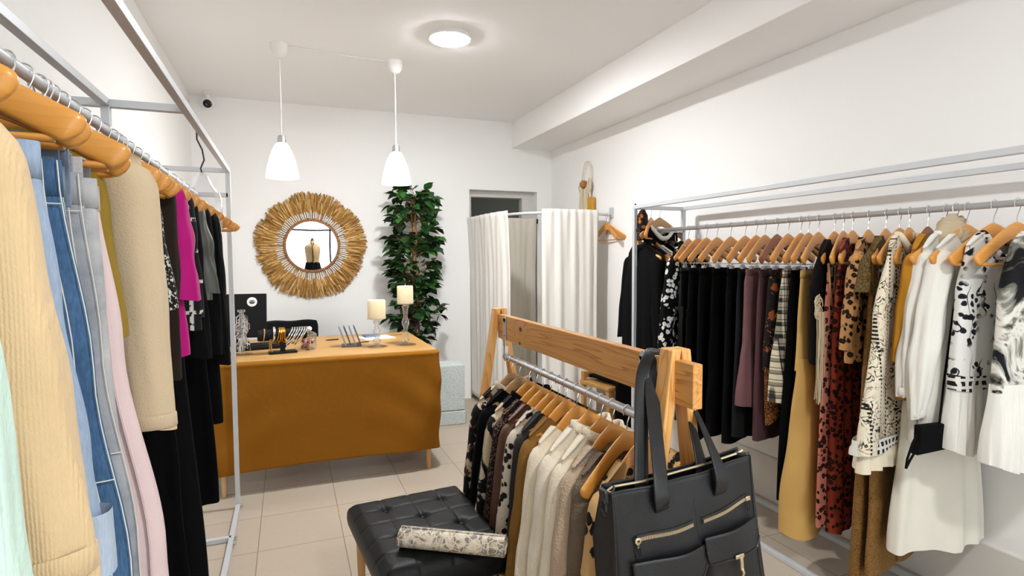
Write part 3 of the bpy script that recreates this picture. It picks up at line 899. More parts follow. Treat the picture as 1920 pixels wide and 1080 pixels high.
fab('gold_print', '#2a1c12', 'smooth', pattern='leopard', c2='#b48a5a', c3='#4e2f18')
F['black_leather'] = fabric('black leather', (.004, .004, .0045, 1), 'leather', rough=.38, spec=.32)
fab('paisley', (.0035, .0035, .004, 1), 'smooth', spec=.08, pattern='paisley', c2='#d6d5d1', k=1.25)
fab('black_satin', (.0035, .0035, .004, 1), 'smooth', rough=.45, spec=.25)
fab('charcoal', '#191a1b', 'weave', spec=.1)
fab('mauve', '#6e4b4d', 'smooth')
fab('dark_mauve', '#4a3033', 'smooth')
fab('dark_floral', '#150f10', 'smooth', pattern='floral', c2='#8a4a24', c3='#c07a3c')
fab('scarf_floral', '#120d0d', 'smooth', pattern='floral', c2='#a8622c', c3='#c98a48', k=1.7)
fab('orange_lace', '#8a5524', 'gauze', pattern='lace', c2='#2a1408')
fab('plaid', '#cfc6ab', 'weave', pattern='plaid', c2='#8b8472', c3='#1c1b1a')
fab('khaki', '#c09a58', 'smooth', var=.07)
fab('black_embroid', '#100c0b', 'weave', spec=.1)
fab('embroidered', '#16110f', 'weave', pattern='patchwork', c2='#c9c1b6')
fab('red_leopard', '#82321f', 'smooth', pattern='leopard', c2='#170806', c3='#41160e', k=1.5)
fab('pink_leopard', '#b8705e', 'smooth', pattern='leopard', c2='#170806', c3='#6d2018', k=1.5)
fab('tan_leopard', '#b28353', 'smooth', pattern='leopard', c2='#120a06', c3='#3a2010', k=1.45)
fab('brown_brocade', '#7d5a2c', 'boucle', pattern='speckle', c2='#5b3f1c')
fab('olive_lace', '#6b5630', 'gauze', pattern='lace', c2='#463618')
fab('cream_print', '#d8cdb6', 'weave', pattern='lines', c2='#171513')
fab('ivory_ruffle', '#d6cbb4', 'gauze')
fab('ochre', '#b0791f', 'gauze')
fab('white_voile', '#dcd9d1', 'gauze', var=.04)
fab('white_cotton', '#dbd8cf', 'smooth', var=.04)
fab('white_skirt', '#d4d0c3', 'smooth', var=.03)
fab('white_branches', '#d9d8d3', 'weave', pattern='branches', c2='#15161f', var=.03)
fab('pleated_white', '#d8d5ce', 'gauze', var=.04)
fab('abstract', '#cfccc2', 'smooth', pattern='abstract', c2='#0e0e12', c3='#7d7c72')
fab('white_trim', '#d3d0c8', 'weave', pattern='trim', c2='#141418')
fab('knit_oat', '#b5a58a', 'knit')
fab('cow', '#0e0c0b', 'fur', pattern='cow', c2='#c9b8a0', c3='#5a3a22', k=1.2)
fab('cow_white', '#c6b497', 'fur', pattern='cow', c2='#0c0b0b')
fab('brown_sequin', '#1a100d', 'boucle', pattern='sequin', c2='#7a5646', rough=.6)
F['brown_leather'] = fabric('brown leather', '#50301f', 'leather', rough=.45, spec=.4)
fab('dalmatian', '#c8bcab', 'smooth', pattern='dalmatian', c2='#15110f')
fab('dark_grey', '#2c2b2b', 'boucle')
fab('mustard_suede', '#86602a', 'fur', rough=.9)
fab('cream_fur', '#e9dcc4', 'fur', sheen=.3, var=.05)
fab('cream_fleece', '#eadfcb', 'fur', sheen=.3, var=.05)
fab('taupe_boucle', '#b8a288', 'boucle', sheen=.2)
fab('taupe_dark', '#6e5f4e', 'boucle')
fab('leopard_fur', '#c39c68', 'smooth', pattern='leopard', c2='#0e0a07', c3='#2e1a0c', k=.95)

# ------------------------------------------------------------------ left rack
def L(y): return (LXH, y, LZH)
GL = 'clothes on the left rack'; HL = 'hangers on the left rack'
def LH(y, rz, label, **k): return hanger(L(y), R(rz*2.4), label, group=HL, **k)
LW = [(0, .20), (.25, .215), (1, .245)]
def seam(o, pts, mat, name='side_seam', r=.0012): return MB().tube(pts, r, 6).build(name, mat, o)

# mint jumper: nearest, mostly below the frame of the photograph
LH(.61, 0, 'honey wooden hanger under the mint jumper, nearest on the left rack')
garment('mint_jumper', 'pale mint knit jumper, nearest garment on the left rack', 'jumper', GL, F['mint'], L(.60), R(0), -.80, [(0, .195), (.3, .20), (1, .225)], D=((0, .014), (.3, .035), (1, .035)),
        sleeves=dict(length=.62, r0=.056, r1=.044, splay=.02, cuff=F['mint']))
LH(.745, -2, 'honey wooden hanger above the shoulders of the beige chunky cardigan')
garment('knit_cardigan', 'chunky beige ribbed cardigan with long wide sleeve, beside the pale blue jeans', 'cardigan', GL, F['beige_knit'], (LXH, .725, LZH-.012), R(0), -.73, droop=.75, W=[(0, .192), (.3, .20), (1, .205)], D=((0, .016), (.3, .032), (1, .034)),
        sleeves=dict(length=.475, r0=.060, r1=.050, splay=.026, bend=.0, wrinkle=.003, cuff=F['beige_knit']), collar=(F['beige_knit'], .03))
o = garment('wide_jeans', 'pale blue wide jeans with rolled cuffs', 'jeans', GL, F['light_denim'], L(.815), R(0), -.74, [(0, .200), (.35, .216), (.7, .238), (1, .252)], D=((0, .018), (.25, .026), (1, .036)), top='waist', z0=-.228, folds=(2, .004), waistband=(F['light_denim'], .04))
mb = cloth_body(402, [(0, .257), (1, .259)], ((0, .041), (1, .041)), -.745, 'waist', -.665, folds=(2, .004), N=6)
mb.build('rolled_cuff', F['cuff_denim'], o, sharp=0)
LH(.89, 2, 'honey wooden hanger holding the dark blue jeans with pale stitching')
def jeans(name, label, mat, y, z1, w, tabs, seams, legs=None, band=True, thread=None):
    o = garment(name, label, 'jeans', GL, mat, L(y), R(0), z1, w, D=((0, .016), (.2, .024), (1, .030)), top='waist', z0=-.235, folds=(2, .005), waistband=(mat, .045) if band else None)
    th = thread or M['white_thread']
    for x in tabs:
        MB().box((x, -.019, -.245), (.034, .004, .085)).box((x, .019, -.245), (.034, .004, .085)).box((x, 0, -.204), (.034, .040, .004)).build('hanging_loop', mat, o, bevel=.001, smooth=False)
        MB().box((x, -.0215, -.280), (.034, .002, .003)).build('loop_stitching', th, o)
    W = w
    def edge(t, e=.002, k=1.0): return (prof(W, t)*k + e, -.012 if k > .99 else -.029, -.235 + (z1+.235)*t)
    if seams:
        for k in (1.0, .93):
            pts = [edge(i/24, .002, k) for i in range(25)]
            if k < .99: pts = [(p[0], -(prof(((0, .016), (.2, .024), (1, .030)), i/24)*.9 + .006), p[2]) for i, p in enumerate(pts)]
            MB().tube(pts, .0008, 6).build('leg_stitching', th, o)
        for z in (-.290, -.235+.05*0-.42):
            pts = []
            for i in range(15):
                x = .235*(.3 + .7*i/14); t = (-.235 - z)/( -.235 - z1)
                x = prof(W, t)*(.35 + .66*i/14); pts.append((x, -(prof(((0, .016), (.2, .024), (1, .030)), t)*((1 - (x/prof(W, t)*.99)**2)**.35 if x < prof(W, t)*.98 else .3) + .006), z))
            MB().tube(pts, .0008, 6).build('pocket_stitching', th, o)
    return o
jeans('blue_jeans', 'dark blue jeans with pale topstitching and belt loops over the hanger bar', F['dark_denim'], .905, -1.15, [(0, .193), (.3, .222), (.6, .255), (1, .272)], (.02, .145), True)
LH(.985, -3, 'honey wooden hanger with the grey and blue grey washed jeans')
jeans('washed_jeans', 'blue grey washed jeans between the dark blue jeans and the grey acid wash pair', F['blue_grey_denim'], .965, -1.15, [(0, .178), (.3, .20), (.65, .228), (1, .24)], (.07, .165), True)
jeans('acid_jeans', 'grey acid wash jeans next to the pink trousers', F['grey_denim'], 1.03, -1.10, [(0, .180), (.3, .200), (.65, .236), (1, .25)], (.05, .15), True)
LH(1.09, 4, 'honey wooden hanger with the pale grey jeans jacket', bar=True)
jeans('pale_jeans', 'pale bleached grey jeans with pink waist lining seen under the hangers', F['pale_denim'], 1.095, -.9, [(0, .182), (.3, .19), (1, .215)], (.04, .155), False)
LH(1.20, -4, 'honey wooden hanger with the pale pink trousers')
o = garment('pink_trousers', 'pale pink wide trousers with a side seam, between grey jeans and the speckled jacket', 'trousers', GL, F['pink_cotton'], L(1.16), R(0), -1.30, [(0, .168), (.25, .196), (.6, .248), (1, .285)], D=((0, .014), (.2, .024), (1, .040)), top='waist', z0=-.24, folds=(2.2, .008), waistband=(F['pink_cotton'], .04))
wp = [(0, .168), (.25, .196), (.6, .248), (1, .285)]
seam(o, [(prof(wp, i/24)*.93, -prof(((0, .014), (.2, .024), (1, .040)), i/24)*.62 - .008, -.24 - 1.06*i/24) for i in range(25)], F['pink_cotton'], r=.003)
garment('mustard_blouse', 'olive mustard top showing as a thin strip before the speckled beige jacket', 'top', GL, F['mustard'], L(1.245), R(0), -.50, [(0, .15), (.4, .165), (1, .185)], neck=(.10, .06), folds=(3, .006))
LH(1.31, -8, 'honey wooden hanger right in front of the speckled beige jacket shoulder')
LH(1.385, 0, 'honey wooden hanger inside the speckled beige jacket')
garment('boucle_jacket', 'speckled beige wool jacket with long sleeve, left of the black clothes', 'jacket', GL, F['boucle'], L(1.375), R(0), -.62, [(0, .196), (.3, .20), (1, .205)], D=((0, .016), (.3, .03), (1, .034)),
        sleeves=dict(length=.545, r0=.056, r1=.044, splay=-.002, bend=.005, wrinkle=.002, cuff=F['boucle']))
LH(1.455, 3, 'honey wooden hanger with the pale green slip')
garment('pale_slip', 'pale green slip dress, thin strip right of the speckled beige jacket', 'dress', GL, F['pale_green'], L(1.455), R(0), -.72, [(0, .15), (.3, .19), (1, .215)], neck=(.10, .08), folds=(4, .006))
LH(1.525, -3, 'honey wooden hanger with the black and white yarn top')
garment('yarn_top', 'black top with white looped yarn trim, left of the magenta dress', 'top', GL, F['black_white_yarn'], L(1.52), R(0), -.48, [(0, .178), (.4, .20), (1, .225)], folds=(3, .006))
LH(1.58, 2, 'honey wooden hanger with the long black evening dress, before the brown jacket')
garment('long_black_dress', 'long black dress reaching lowest on the left rack, beside the pink trousers', 'dress', GL, F['black_velvet'], L(1.59), R(0), -1.42, [(0, .165), (.3, .18), (.6, .205), (1, .235)], neck=(.09, .06), folds=(4, .010), D=((0, .012), (.3, .026), (1, .034)))
LH(1.655, -3, 'honey wooden hanger with the dark brown jacket')
garment('brown_jacket', 'dark brown jacket directly left of the magenta dress', 'jacket', GL, F['dark_brown'], L(1.655), R(0), -.60, [(0, .188), (.4, .19), (1, .20)], sleeves=dict(length=.50, r0=.05, r1=.04, splay=-.02))
LH(1.735, 1, 'honey wooden hanger inside the magenta dress')
garment('magenta_dress', 'bright magenta dress with a flared sleeve', 'dress', GL, F['magenta'], L(1.735), R(0), -.62, [(0, .192), (.35, .19), (1, .215)], D=((0, .014), (.3, .03), (1, .036)), folds=(3, .008), sleeves=dict(length=.30, r0=.052, r1=.066, splay=-.010, bend=.0, wrinkle=.005))
LH(1.815, -2, 'honey wooden hanger with the second long black dress')
garment('black_maxi_dress', 'black maxi dress behind the magenta one, second lowest hem of the left rack', 'dress', GL, F['black_cotton'], L(1.815), R(0), -1.36, [(0, .17), (.3, .185), (1, .232)], neck=(.09, .05), folds=(4, .010), D=((0, .012), (.3, .026), (1, .034)))
LH(1.90, 3, 'honey wooden hanger with the black blouse of white broken stitches')
garment('stitched_blouse', 'black blouse with broken white grid stitching, right of the magenta dress', 'blouse', GL, F['black_stitched'], L(1.90), R(0), -.56, [(0, .192), (.4, .20), (1, .225)], sleeves=dict(length=.36, r0=.050, r1=.050, splay=-.012))
LH(1.985, -3, 'honey wooden hanger with the plain black shirt')
garment('black_shirt', 'plain black shirt between the stitched blouse and the grey satin one', 'shirt', GL, F['black_cotton'], L(1.985), R(0), -.66, [(0, .19), (.4, .20), (1, .22)], sleeves=dict(length=.5, r0=.05, r1=.042, splay=.004))
LH(2.08, 2, 'honey wooden hanger with the grey satin blouse')
garment('satin_blouse', 'dark grey satin blouse with short flared sleeve among the black clothes', 'blouse', GL, F['satin_grey'], L(2.08), R(0), -.50, [(0, .192), (.4, .20), (1, .235)], folds=(3, .01), sleeves=dict(length=.30, r0=.05, r1=.056, splay=.004, wrinkle=.006))
LH(2.17, -3, 'honey wooden hanger with the black skirt dress ending above the table cloth hem')
garment('black_long_skirt', 'long black flared dress with a slanted hem in front of the desk cloth', 'dress', GL, F['black_velvet'], L(2.17), R(0), -1.20, [(0, .17), (.3, .19), (1, .225)], neck=(.09, .05), folds=(4, .010), D=((0, .012), (.3, .026), (1, .036)))
LH(2.27, 4, 'honey wooden hanger with the black jacket before the gold chain dress')
garment('black_jacket', 'black jacket with straight sleeve far along the left rack', 'jacket', GL, F['black_cotton'], L(2.27), R(0), -.64, [(0, .192), (.4, .20), (1, .225)], sleeves=dict(length=.53, r0=.052, r1=.044, splay=.006))
LH(2.39, -4, 'honey wooden hanger with the black velvet coat')
garment('velvet_coat', 'black velvet coat with the shorter straight hem beside the desk', 'coat', GL, F['black_velvet'], L(2.39), R(0), -.97, [(0, .195), (.4, .205), (1, .222)], sleeves=dict(length=.57, r0=.054, r1=.046, splay=.008))
LH(2.56, 3, 'honey wooden hanger with the black top whose sleeve meets the rack post')
garment('black_pullover', 'black pullover farthest but one on the left rack, near the end post', 'top', GL, F['black_cotton'], L(2.56), R(0), -.74, [(0, .19), (.4, .20), (1, .235)], sleeves=dict(length=.62, r0=.054, r1=.046, splay=.006))
LH(2.75, -3, 'honey wooden hanger with the brown and gold print scarf dress')
garment('gold_print_top', 'brown and gold printed top, farthest garment on the left rack', 'top', GL, F['gold_print'], L(2.75), R(0), -.52, [(0, .20), (.4, .205), (1, .215)], folds=(3, .006))
for y, rz, lb in ((2.92, 3, 'bare honey hanger just past the gold printed top'), (3.10, -5, 'bare honey hanger in the middle of the empty far end of the left rack'), (3.28, 5, 'bare honey hanger, last but one at the far end of the left rack'), (3.44, 0, 'bare honey hanger farthest along the left rack, beside the end post')):
    LH(y, rz, lb)
# hangers seen doubled up between the garments
for y, rz, lb in ((1.48, 4, 'spare honey hanger sticking out past the pale green slip'), (2.035, 4, 'spare honey hanger before the grey satin blouse')):
    LH(y, rz, lb)
# clear plastic torso form hanging at the far end
r = empty('torso_form', (LX1-.01, 2.62, LZT), R(20), 'clear plastic torso form on a dark hook at the far end of the left rack', 'display form')
M['clear'] = see_glass('clear plastic', (.95, .95, .97, 1), .012, .15)
MB().tube([(.012, 0, .0), (.014, 0, .012), (0, 0, .0155), (-.014, 0, .008), (-.014, 0, -.02), (.004, 0, -.06), (.010, 0, -.10), (-.004, 0, -.135), (0, 0, -.150)], .0032, 8).build('hook', simple('dark hook metal', '#35312f', .4, .6), r)
pts = []
rs = []
for z, w, d in ((-.15, .012, .012), (-.165, .035, .03), (-.20, .055, .04), (-.225, .085, .05), (-.26, .10, .06), (-.33, .098, .075), (-.42, .085, .07), (-.50, .075, .06), (-.60, .085, .065), (-.66, .09, .065)):
    rs.append([(.72*w*math.cos(2*PI*j/28), .8*d*math.sin(2*PI*j/28), z) for j in range(28)])
MB().rings(rs, True, True).build('torso_shell', M['clear'], r, sharp=0)

# ------------------------------------------------------------------ right rack, far end: clothes across the end bars
GR = 'clothes on the right rack'
def E(x, z=RZH): return (x, RYE, z)
hanger(E(2.20), R(84), 'wooden hanger with the black hooded jacket outside the right rack end post', bar=False)
o = garment('hooded_jacket', 'black jacket with bent sleeve sticking out past the far end post of the right rack', 'jacket', GR, F['black_cotton'], E(2.20), R(84), -.86, [(0, .20), (.4, .20), (1, .21)], sleeves=dict(length=.58, r0=.06, r1=.048, splay=.06, bend=.0), collar=(F['black_cotton'], .04))
hanger(E(2.255), R(88), 'wooden hanger with the dark brown shirt beyond the end post', bar=False)
garment('brown_shirt', 'dark brown shirt strip between the black jacket and the cream dress at the end post', 'shirt', GR, F['dark_brown'], E(2.255), R(88), -.76, [(0, .195), (.4, .19), (1, .20)])
hanger(E(2.305), R(90), 'wooden hanger with the cream dress beyond the end post', bar=False)
garment('cream_dress', 'cream dress, pale strip just left of the far end post of the right rack', 'dress', GR, F['white_cotton'], E(2.305), R(90), -.95, [(0, .185), (.4, .19), (1, .21)], folds=(3, .006))
hanger(E(2.405), R(80), 'wooden hanger peeking over the first black leather jacket at the rack end', bar=False)
garment('leather_jacket', 'black leather jacket at the rack end, the left one of the two', 'jacket', GR, F['black_leather'], E(2.405), R(80), -.80, [(0, .20), (.4, .20), (1, .205)], folds=(4, .006), sleeves=dict(length=.62, r0=.06, r1=.046, splay=.03, wrinkle=.007), collar=(F['black_leather'], .05))
hanger(E(2.49), R(72), 'wooden hanger peeking over the second black leather jacket at the rack end', bar=False)
garment('leather_coat', 'black leather coat behind the paisley jacket, the right one of the two leather pieces', 'coat', GR, F['black_leather'], E(2.49), R(76), -.92, [(0, .20), (.4, .20), (1, .21)], folds=(4, .006), sleeves=dict(length=.62, r0=.06, r1=.046, splay=.03, wrinkle=.007), collar=(F['black_leather'], .05))
hanger(E(2.29, RZT), R(38), 'honey hanger hooked on the top bar of the right rack end, floral scarf beside it')
garment('floral_scarf', 'black scarf with orange flowers draped at the top corner of the right rack end', 'scarf', GR, F['scarf_floral'], E(2.22, RZT), R(62), -.22, [(0, .10), (.3, .09), (1, .07)], top='waist', z0=-.02, folds=(3, .012))
r2 = hanger(E(2.36, RZT), R(14), 'clear wire hanger on the top bar holding the black tee', kind='pale', bar=False)
o = garment('black_tee', 'black tee with a white neckline hung from the top bar of the right rack end', 'tee', GR, F['black_cotton'], E(2.36, RZT-.02), R(14), -.70, [(0, .165), (.4, .165), (1, .175)], neck=(.11, .075), collar=(F['white_cotton'], .022))

# ------------------------------------------------------------------ right rack, main rail
def Q(y): return (RXH, y, RZH)
A = 17
def RH(y, rz, label, sx=None, **k): return hanger(Q(y), R(rz), label, group='hangers on the right rack', sx=sx or (1 if k.get('clips') else .9), **k)
RH(2.93, 20, 'honey wooden hanger inside the black and white paisley jacket, first on the main right rail', bar=False)
o = garment('paisley_jacket', 'black jacket with white paisley rings, at the far end of the right rack', 'jacket', GR, F['paisley'], Q(2.96), R(24), -.86, [(0, .20), (.4, .20), (1, .205)], sleeves=dict(length=.60, r0=.058, r1=.05, splay=.05, cuff=F['black_cotton']), collar=(F['paisley'], .03))
def trousers(y, name, label, mat, z1, w0=.17, w1=.20, rz=A, kind='honey', hl=None, legs=None, folds=(2.5, .008), cat='trousers', clips=.13, d1=.032, band=True, hem=.004):
    RH(y, rz, hl, kind=kind, clips=clips)
    return garment(name, label, cat, GR, mat, Q(y), R(rz), z1, [(0, w0), (.2, w0*1.06), (1, w1)], D=((0, .010), (.2, .020), (1, d1)), top='waist', z0=-.245, folds=folds, waistband=(mat, .035) if band else None, legs=legs, hem=hem)
trousers(2.845, 'satin_trousers', 'black satin trousers, creased, immediately right of the paisley jacket', F['black_satin'], -1.15, hl='first of the clustered honey hangers right of the paisley jacket', legs=.3)
trousers(2.765, 'black_trousers', 'plain black trousers on the second clip hanger after the paisley jacket', F['black_cotton'], -1.20, hl='second clip hanger after the paisley jacket, honey wood', legs=.3)
trousers(2.675, 'black_skirt', 'plain black skirt on the third clip hanger after the paisley jacket', F['black_cotton'], -1.22, w1=.20, cat='skirt', hl='third clip hanger after the paisley jacket, honey wood, over a black skirt')
trousers(2.565, 'black_culottes', 'plain black culottes on the fourth clip hanger after the paisley jacket', F['black_velvet'], -1.16, w1=.215, hl='fourth clip hanger after the paisley jacket, honey wood, over black culottes', legs=.32)
trousers(2.455, 'black_pencil_skirt', 'long black pencil skirt directly left of the white buttoned one', F['black_cotton'], -1.18, cat='skirt', hl='honey clip hanger over the long black pencil skirt')
o = trousers(2.375, 'button_skirt', 'charcoal skirt with a row of white buttons', F['charcoal'], -1.12, w1=.205, cat='skirt', hl='honey clip hanger over the white buttoned charcoal skirt')
for k in range(3):
    MB().lathe([(.010, 0), (.011, -.003), (.007, -.005), (.001, -.0045)], (-.115 - .008*k, -.026 - .004*k, -.31 - .075*k), 16, 'y').build('button', M['white_plastic'], o)
o = trousers(2.315, 'mauve_dress', 'dusty mauve dress with a tiered ruffle at its hem', F['mauve'], -.62, w0=.178, w1=.185, cat='dress', hl='honey clip hanger over the dusty mauve tiered dress', band=True)
mb = cloth_body(71, [(0, .19), (.3, .205), (1, .235)], ((0, .028), (1, .05)), -.94, 'waist', -.605, folds=(6, .012), N=20)
mb.build('ruffle', F['mauve'], o, sharp=0)
trousers(2.235, 'dark_mauve_skirt', 'long dark mauve skirt hanging lower, right of the dusty mauve dress', F['dark_mauve'], -1.10, w0=.165, w1=.185, kind='dark', cat='skirt', hl='dark brown wooden hanger among the honey ones, left half of the right rail')
o = trousers(2.165, 'floral_tunic', 'dark tunic with rust coloured flowers and an orange lace hem', F['dark_floral'], -.74, w0=.17, w1=.185, cat='tunic', hl='honey clip hanger over the dark rust flowered tunic')
mb = cloth_body(77, [(0, .188), (1, .165)], ((0, .03), (1, .034)), -.99, 'waist', -.72, folds=(5, .012), N=18, hem=.03)
mb.build('lace_hem', F['orange_lace'], o, sharp=0)
trousers(2.09, 'plaid_skirt', 'cream and black plaid skirt, left of the khaki trousers', F['plaid'], -.865, w0=.165, w1=.212, cat='skirt', hl='honey clip hanger over the plaid skirt', d1=.05, folds=(3, .016))
trousers(2.045, 'long_black_skirt', 'long black skirt showing left of the khaki trousers, reaching lowest there', F['black_velvet'], -1.33, w0=.165, w1=.215, cat='skirt', hl='honey clip hanger over the long black skirt beside the khaki trousers')
trousers(1.99, 'khaki_trousers', 'long flared khaki trousers', F['khaki'], -1.455, w0=.165, w1=.245, hl='honey clip hanger over the khaki trousers', d1=.075, folds=(1.6, .014), legs=.38)
RH(1.905, A, 'honey hanger carrying the black shawl with cream cord tassels')
o = garment('tassel_shawl', 'black embroidered shawl with a cream cord knot and long tassels', 'shawl', GR, F['black_embroid'], Q(1.905), R(A), -.66, [(0, .21), (.3, .21), (1, .20)], neck=(.09, .06), folds=(2.5, .008))
rnd = random.Random(12)
mb = MB()
for k in range(26):
    x = -.200 - .025*rnd.random(); y = -.050 + .030*rnd.random()
    mb.tube([(x*.95-.01, y, -.42), (x, y-.004, -.52), (x + rnd.uniform(-.01, .01), y - .004, -.64), (x + rnd.uniform(-.014, .014), y, -.80 - rnd.uniform(0, .03))], .0017, 5)
mb.build('tassel', M['tassel'], o)
mb = MB()
for k in range(9):
    a0 = k*.7; cx, cz = -.215 + .02*math.cos(a0), -.40 + .03*math.sin(a0)
    mb.tube([(cx + .016*math.cos(q), -.030 - .003*math.sin(3*q+k), cz + .026*math.sin(q)) for q in [2*PI*i/16 for i in range(15)]], .0022, 6)
mb.build('cord_knot', M['tassel'], o)
MB().box((-.04, -.052, -.27), (.030, .003, .22)).build('embroidered_trim', F['embroidered'], o, smooth=False)
MB().tube([(-.175, -.05, -.21), (-.165, -.052, -.30), (-.15, -.054, -.40), (-.13, -.054, -.36), (-.12, -.054, -.22)], .006, 8).build('tan_edging', M['tan_thread'], o)
RH(1.815, A, 'honey hanger carrying the rust red leopard jumpsuit')
garment('red_leopard_jumpsuit', 'long rust red leopard jumpsuit', 'jumpsuit', GR, F['red_leopard'], Q(1.815), R(A), -1.40, [(0, .185), (.3, .17), (.5, .165), (1, .165)], neck=(.08, .08), folds=(2.5, .009), D=((0, .012), (.3, .022), (1, .032)))
garment('pink_leopard_trousers', 'pinkish leopard trousers hanging at the aisle edge of the rust leopard jumpsuit', 'trousers', GR, F['pink_leopard'], Q(1.855), R(A), -1.37, [(0, .165), (.2, .18), (1, .21)], D=((0, .008), (.2, .014), (1, .018)), top='waist', z0=-.25, folds=(1.6, .005))
RH(1.86, A+3, 'honey hanger with clips over the pinkish leopard trousers', clips=.13)
RH(1.74, A, 'honey hanger carrying the tan leopard blouse')
garment('tan_leopard_blouse', 'tan leopard blouse with a narrow sleeve, left of the olive lace jumpsuit', 'blouse', GR, F['tan_leopard'], Q(1.74), R(A), -.62, [(0, .185), (.4, .18), (1, .19)], folds=(3, .006), sleeves=dict(length=.40, r0=.045, r1=.035, splay=.0))
RH(1.663, A-1, 'honey hanger carrying the olive brown lace jumpsuit')
o = garment('lace_jumpsuit', 'olive brown jumpsuit with a lace yoke and wide brocade legs', 'jumpsuit', GR, F['brown_brocade'], Q(1.663), R(A-2), -1.50, [(0, .185), (.25, .165), (.4, .18), (1, .225)], neck=(.09, .05), folds=(2.2, .012), D=((0, .012), (.25, .022), (1, .036)))
mb = cloth_body(88, [(0, .192), (.6, .205), (1, .215)], ((0, .016), (.4, .036), (1, .046)), -.33, 'shoulder', None, (.08, .04), (5, .010), N=18, hem=.012)
mb.build('lace_yoke', F['olive_lace'], o, sharp=0)
garment('brocade_trousers', 'wide brown brocade trousers hanging behind the lace jumpsuit', 'trousers', GR, F['brown_brocade'], Q(1.592), R(14), -1.46, [(0, .165), (.2, .18), (1, .215)], D=((0, .008), (.2, .016), (1, .026)), top='waist', z0=-.25, folds=(2, .008), legs=.35)
RH(1.605, 10, 'honey hanger with clips holding the wide brown brocade trousers', clips=.13)
RH(1.566, A-4, 'honey hanger carrying the cream kimono with black line drawing')
o = garment('printed_kimono', 'cream kimono with black line flowers, banded hem and a ruffle', 'kimono', GR, F['cream_print'], (RXH-.055, 1.55, RZH), R(A-4), -.91, [(0, .185), (.35, .245), (1, .345)], neck=(.08, .06), folds=(2, .010), D=((0, .012), (.3, .03), (1, .042)), collar=(F['ivory_ruffle'], .02))
mb = cloth_body(95, [(0, .342), (1, .348)], ((0, .046), (1, .047)), -.915, 'waist', -.865, folds=(2, .009), N=5); mb.build('banded_hem', F['white_trim'], o, sharp=0)
mb = cloth_body(96, [(0, .305), (1, .325)], ((0, .03), (1, .045)), -.985, 'waist', -.86, folds=(9, .012), N=10, hem=.006); mb.build('ruffle', F['ivory_ruffle'], o, sharp=0)
MB().box((-.105, -.040, -.36), (.045, .006, .13)).build('red_applique', fabric('dark red applique', '#6e1025', 'weave'), o, bevel=.002)
RH(1.494, A-6, 'dark brown wooden hanger carrying the ochre blouse', kind='dark')
garment('ochre_blouse', 'ochre yellow blouse between the cream kimono and the white blouses', 'blouse', GR, F['ochre'], Q(1.485), R(A-6), -.72, [(0, .195), (.4, .20), (1, .205)], neck=(.07, .05), folds=(3, .008), sleeves=dict(length=.40, r0=.05, r1=.045, splay=.0, sides=(-1, 1)))
RH(1.43, 4, 'honey hanger carrying the white blouse with gathered shoulders')
garment('gathered_blouse', 'white blouse with gathered shoulders and rolled sleeve, right of the ochre one', 'blouse', GR, F['white_voile'], Q(1.425), R(4), -.87, [(0, .188), (.4, .19), (1, .20)], neck=(.08, .05), folds=(4, .008), sleeves=dict(length=.53, r0=.05, r1=.036, splay=.03, puff=.012, wrinkle=.006, cuff=F['white_voile']), collar=(F['white_voile'], .018))
o = garment('knitted_scarf', 'oatmeal knitted scarf knotted over the hook of a right rack hanger', 'scarf', GR, F['knit_oat'], Q(1.405), R(20), -.150, [(0, .014), (.35, .046), (.7, .060), (1, .050)], D=((0, .014), (.35, .040), (.7, .050), (1, .040)), top='waist', z0=-.022, folds=(4, .003), lean=-.035)
for k in range(7):
    t_ = .18 + .78*k/6; rx = prof([(0, .014), (.35, .046), (.7, .060), (1, .050)], t_) + .001; ry = prof([(0, .014), (.35, .040), (.7, .050), (1, .040)], t_) + .001
    z_ = -.022 - .128*t_
    MB().ring_loop([(rx*math.cos(q) - .035*t_, ry*math.sin(q), z_ + .42*rx*math.cos(q)*(1 if k % 2 else .6) + .004*math.sin(5*q+k)) for q in [2*PI*i_/40 for i_ in range(40)]], .0078, 8).build('scarf_strand', F['knit_oat'], o)
RH(1.356, -2, 'honey hanger with the white balloon sleeve blouse, under the knitted scarf', sx=1.02)
o = garment('balloon_blouse', 'white blouse with a big balloon sleeve gathered at the cuff', 'blouse', GR, F['white_cotton'], Q(1.35), R(-4), -.85, [(0, .190), (.4, .195), (1, .205)], neck=(.09, .06), folds=(3, .010), sleeves=dict(length=.60, r0=.058, r1=.030, splay=.035, puff=.042, wrinkle=.006, cuff=F['white_cotton']), D=((0, .014), (.3, .03), (1, .035)))
garment('long_white_skirt', 'long plain white skirt under the balloon sleeve blouse, lowest white hem', 'skirt', GR, F['white_skirt'], (RXH+.025, 1.43, RZH), R(-6), -1.31, [(0, .15), (.2, .165), (.5, .195), (1, .235)], D=((0, .012), (.3, .03), (1, .055)), top='waist', z0=-.30, folds=(2.2, .020))
RH(1.395, -10, 'honey hanger above the long plain white skirt', clips=.12)
RH(1.27, -8, 'honey hanger carrying the white dress with navy branch print', sx=1.02)
o = garment('branch_print_dress', 'white dress with navy branch embroidery and a sheer pleated hem', 'dress', GR, F['white_branches'], Q(1.26), R(-4), -.60, [(0, .178), (.4, .185), (1, .20)], neck=(.085, .09), folds=(2, .006), D=((0, .014), (.3, .03), (1, .036)), collar=(F['white_trim'], .012))
mb = cloth_body(131, [(0, .203), (1, .206)], ((0, .040), (1, .041)), -.645, 'waist', -.597, folds=(2, .006), N=4); mb.build('banded_trim', F['white_trim'], o, sharp=0)
mb = cloth_body(132, [(0, .203), (1, .222)], ((0, .036), (1, .050)), -.865, 'waist', -.64, folds=(15, .0075), N=24, hem=.008, Mn=200); mb.build('pleated_hem', F['pleated_white'], o, sharp=0)
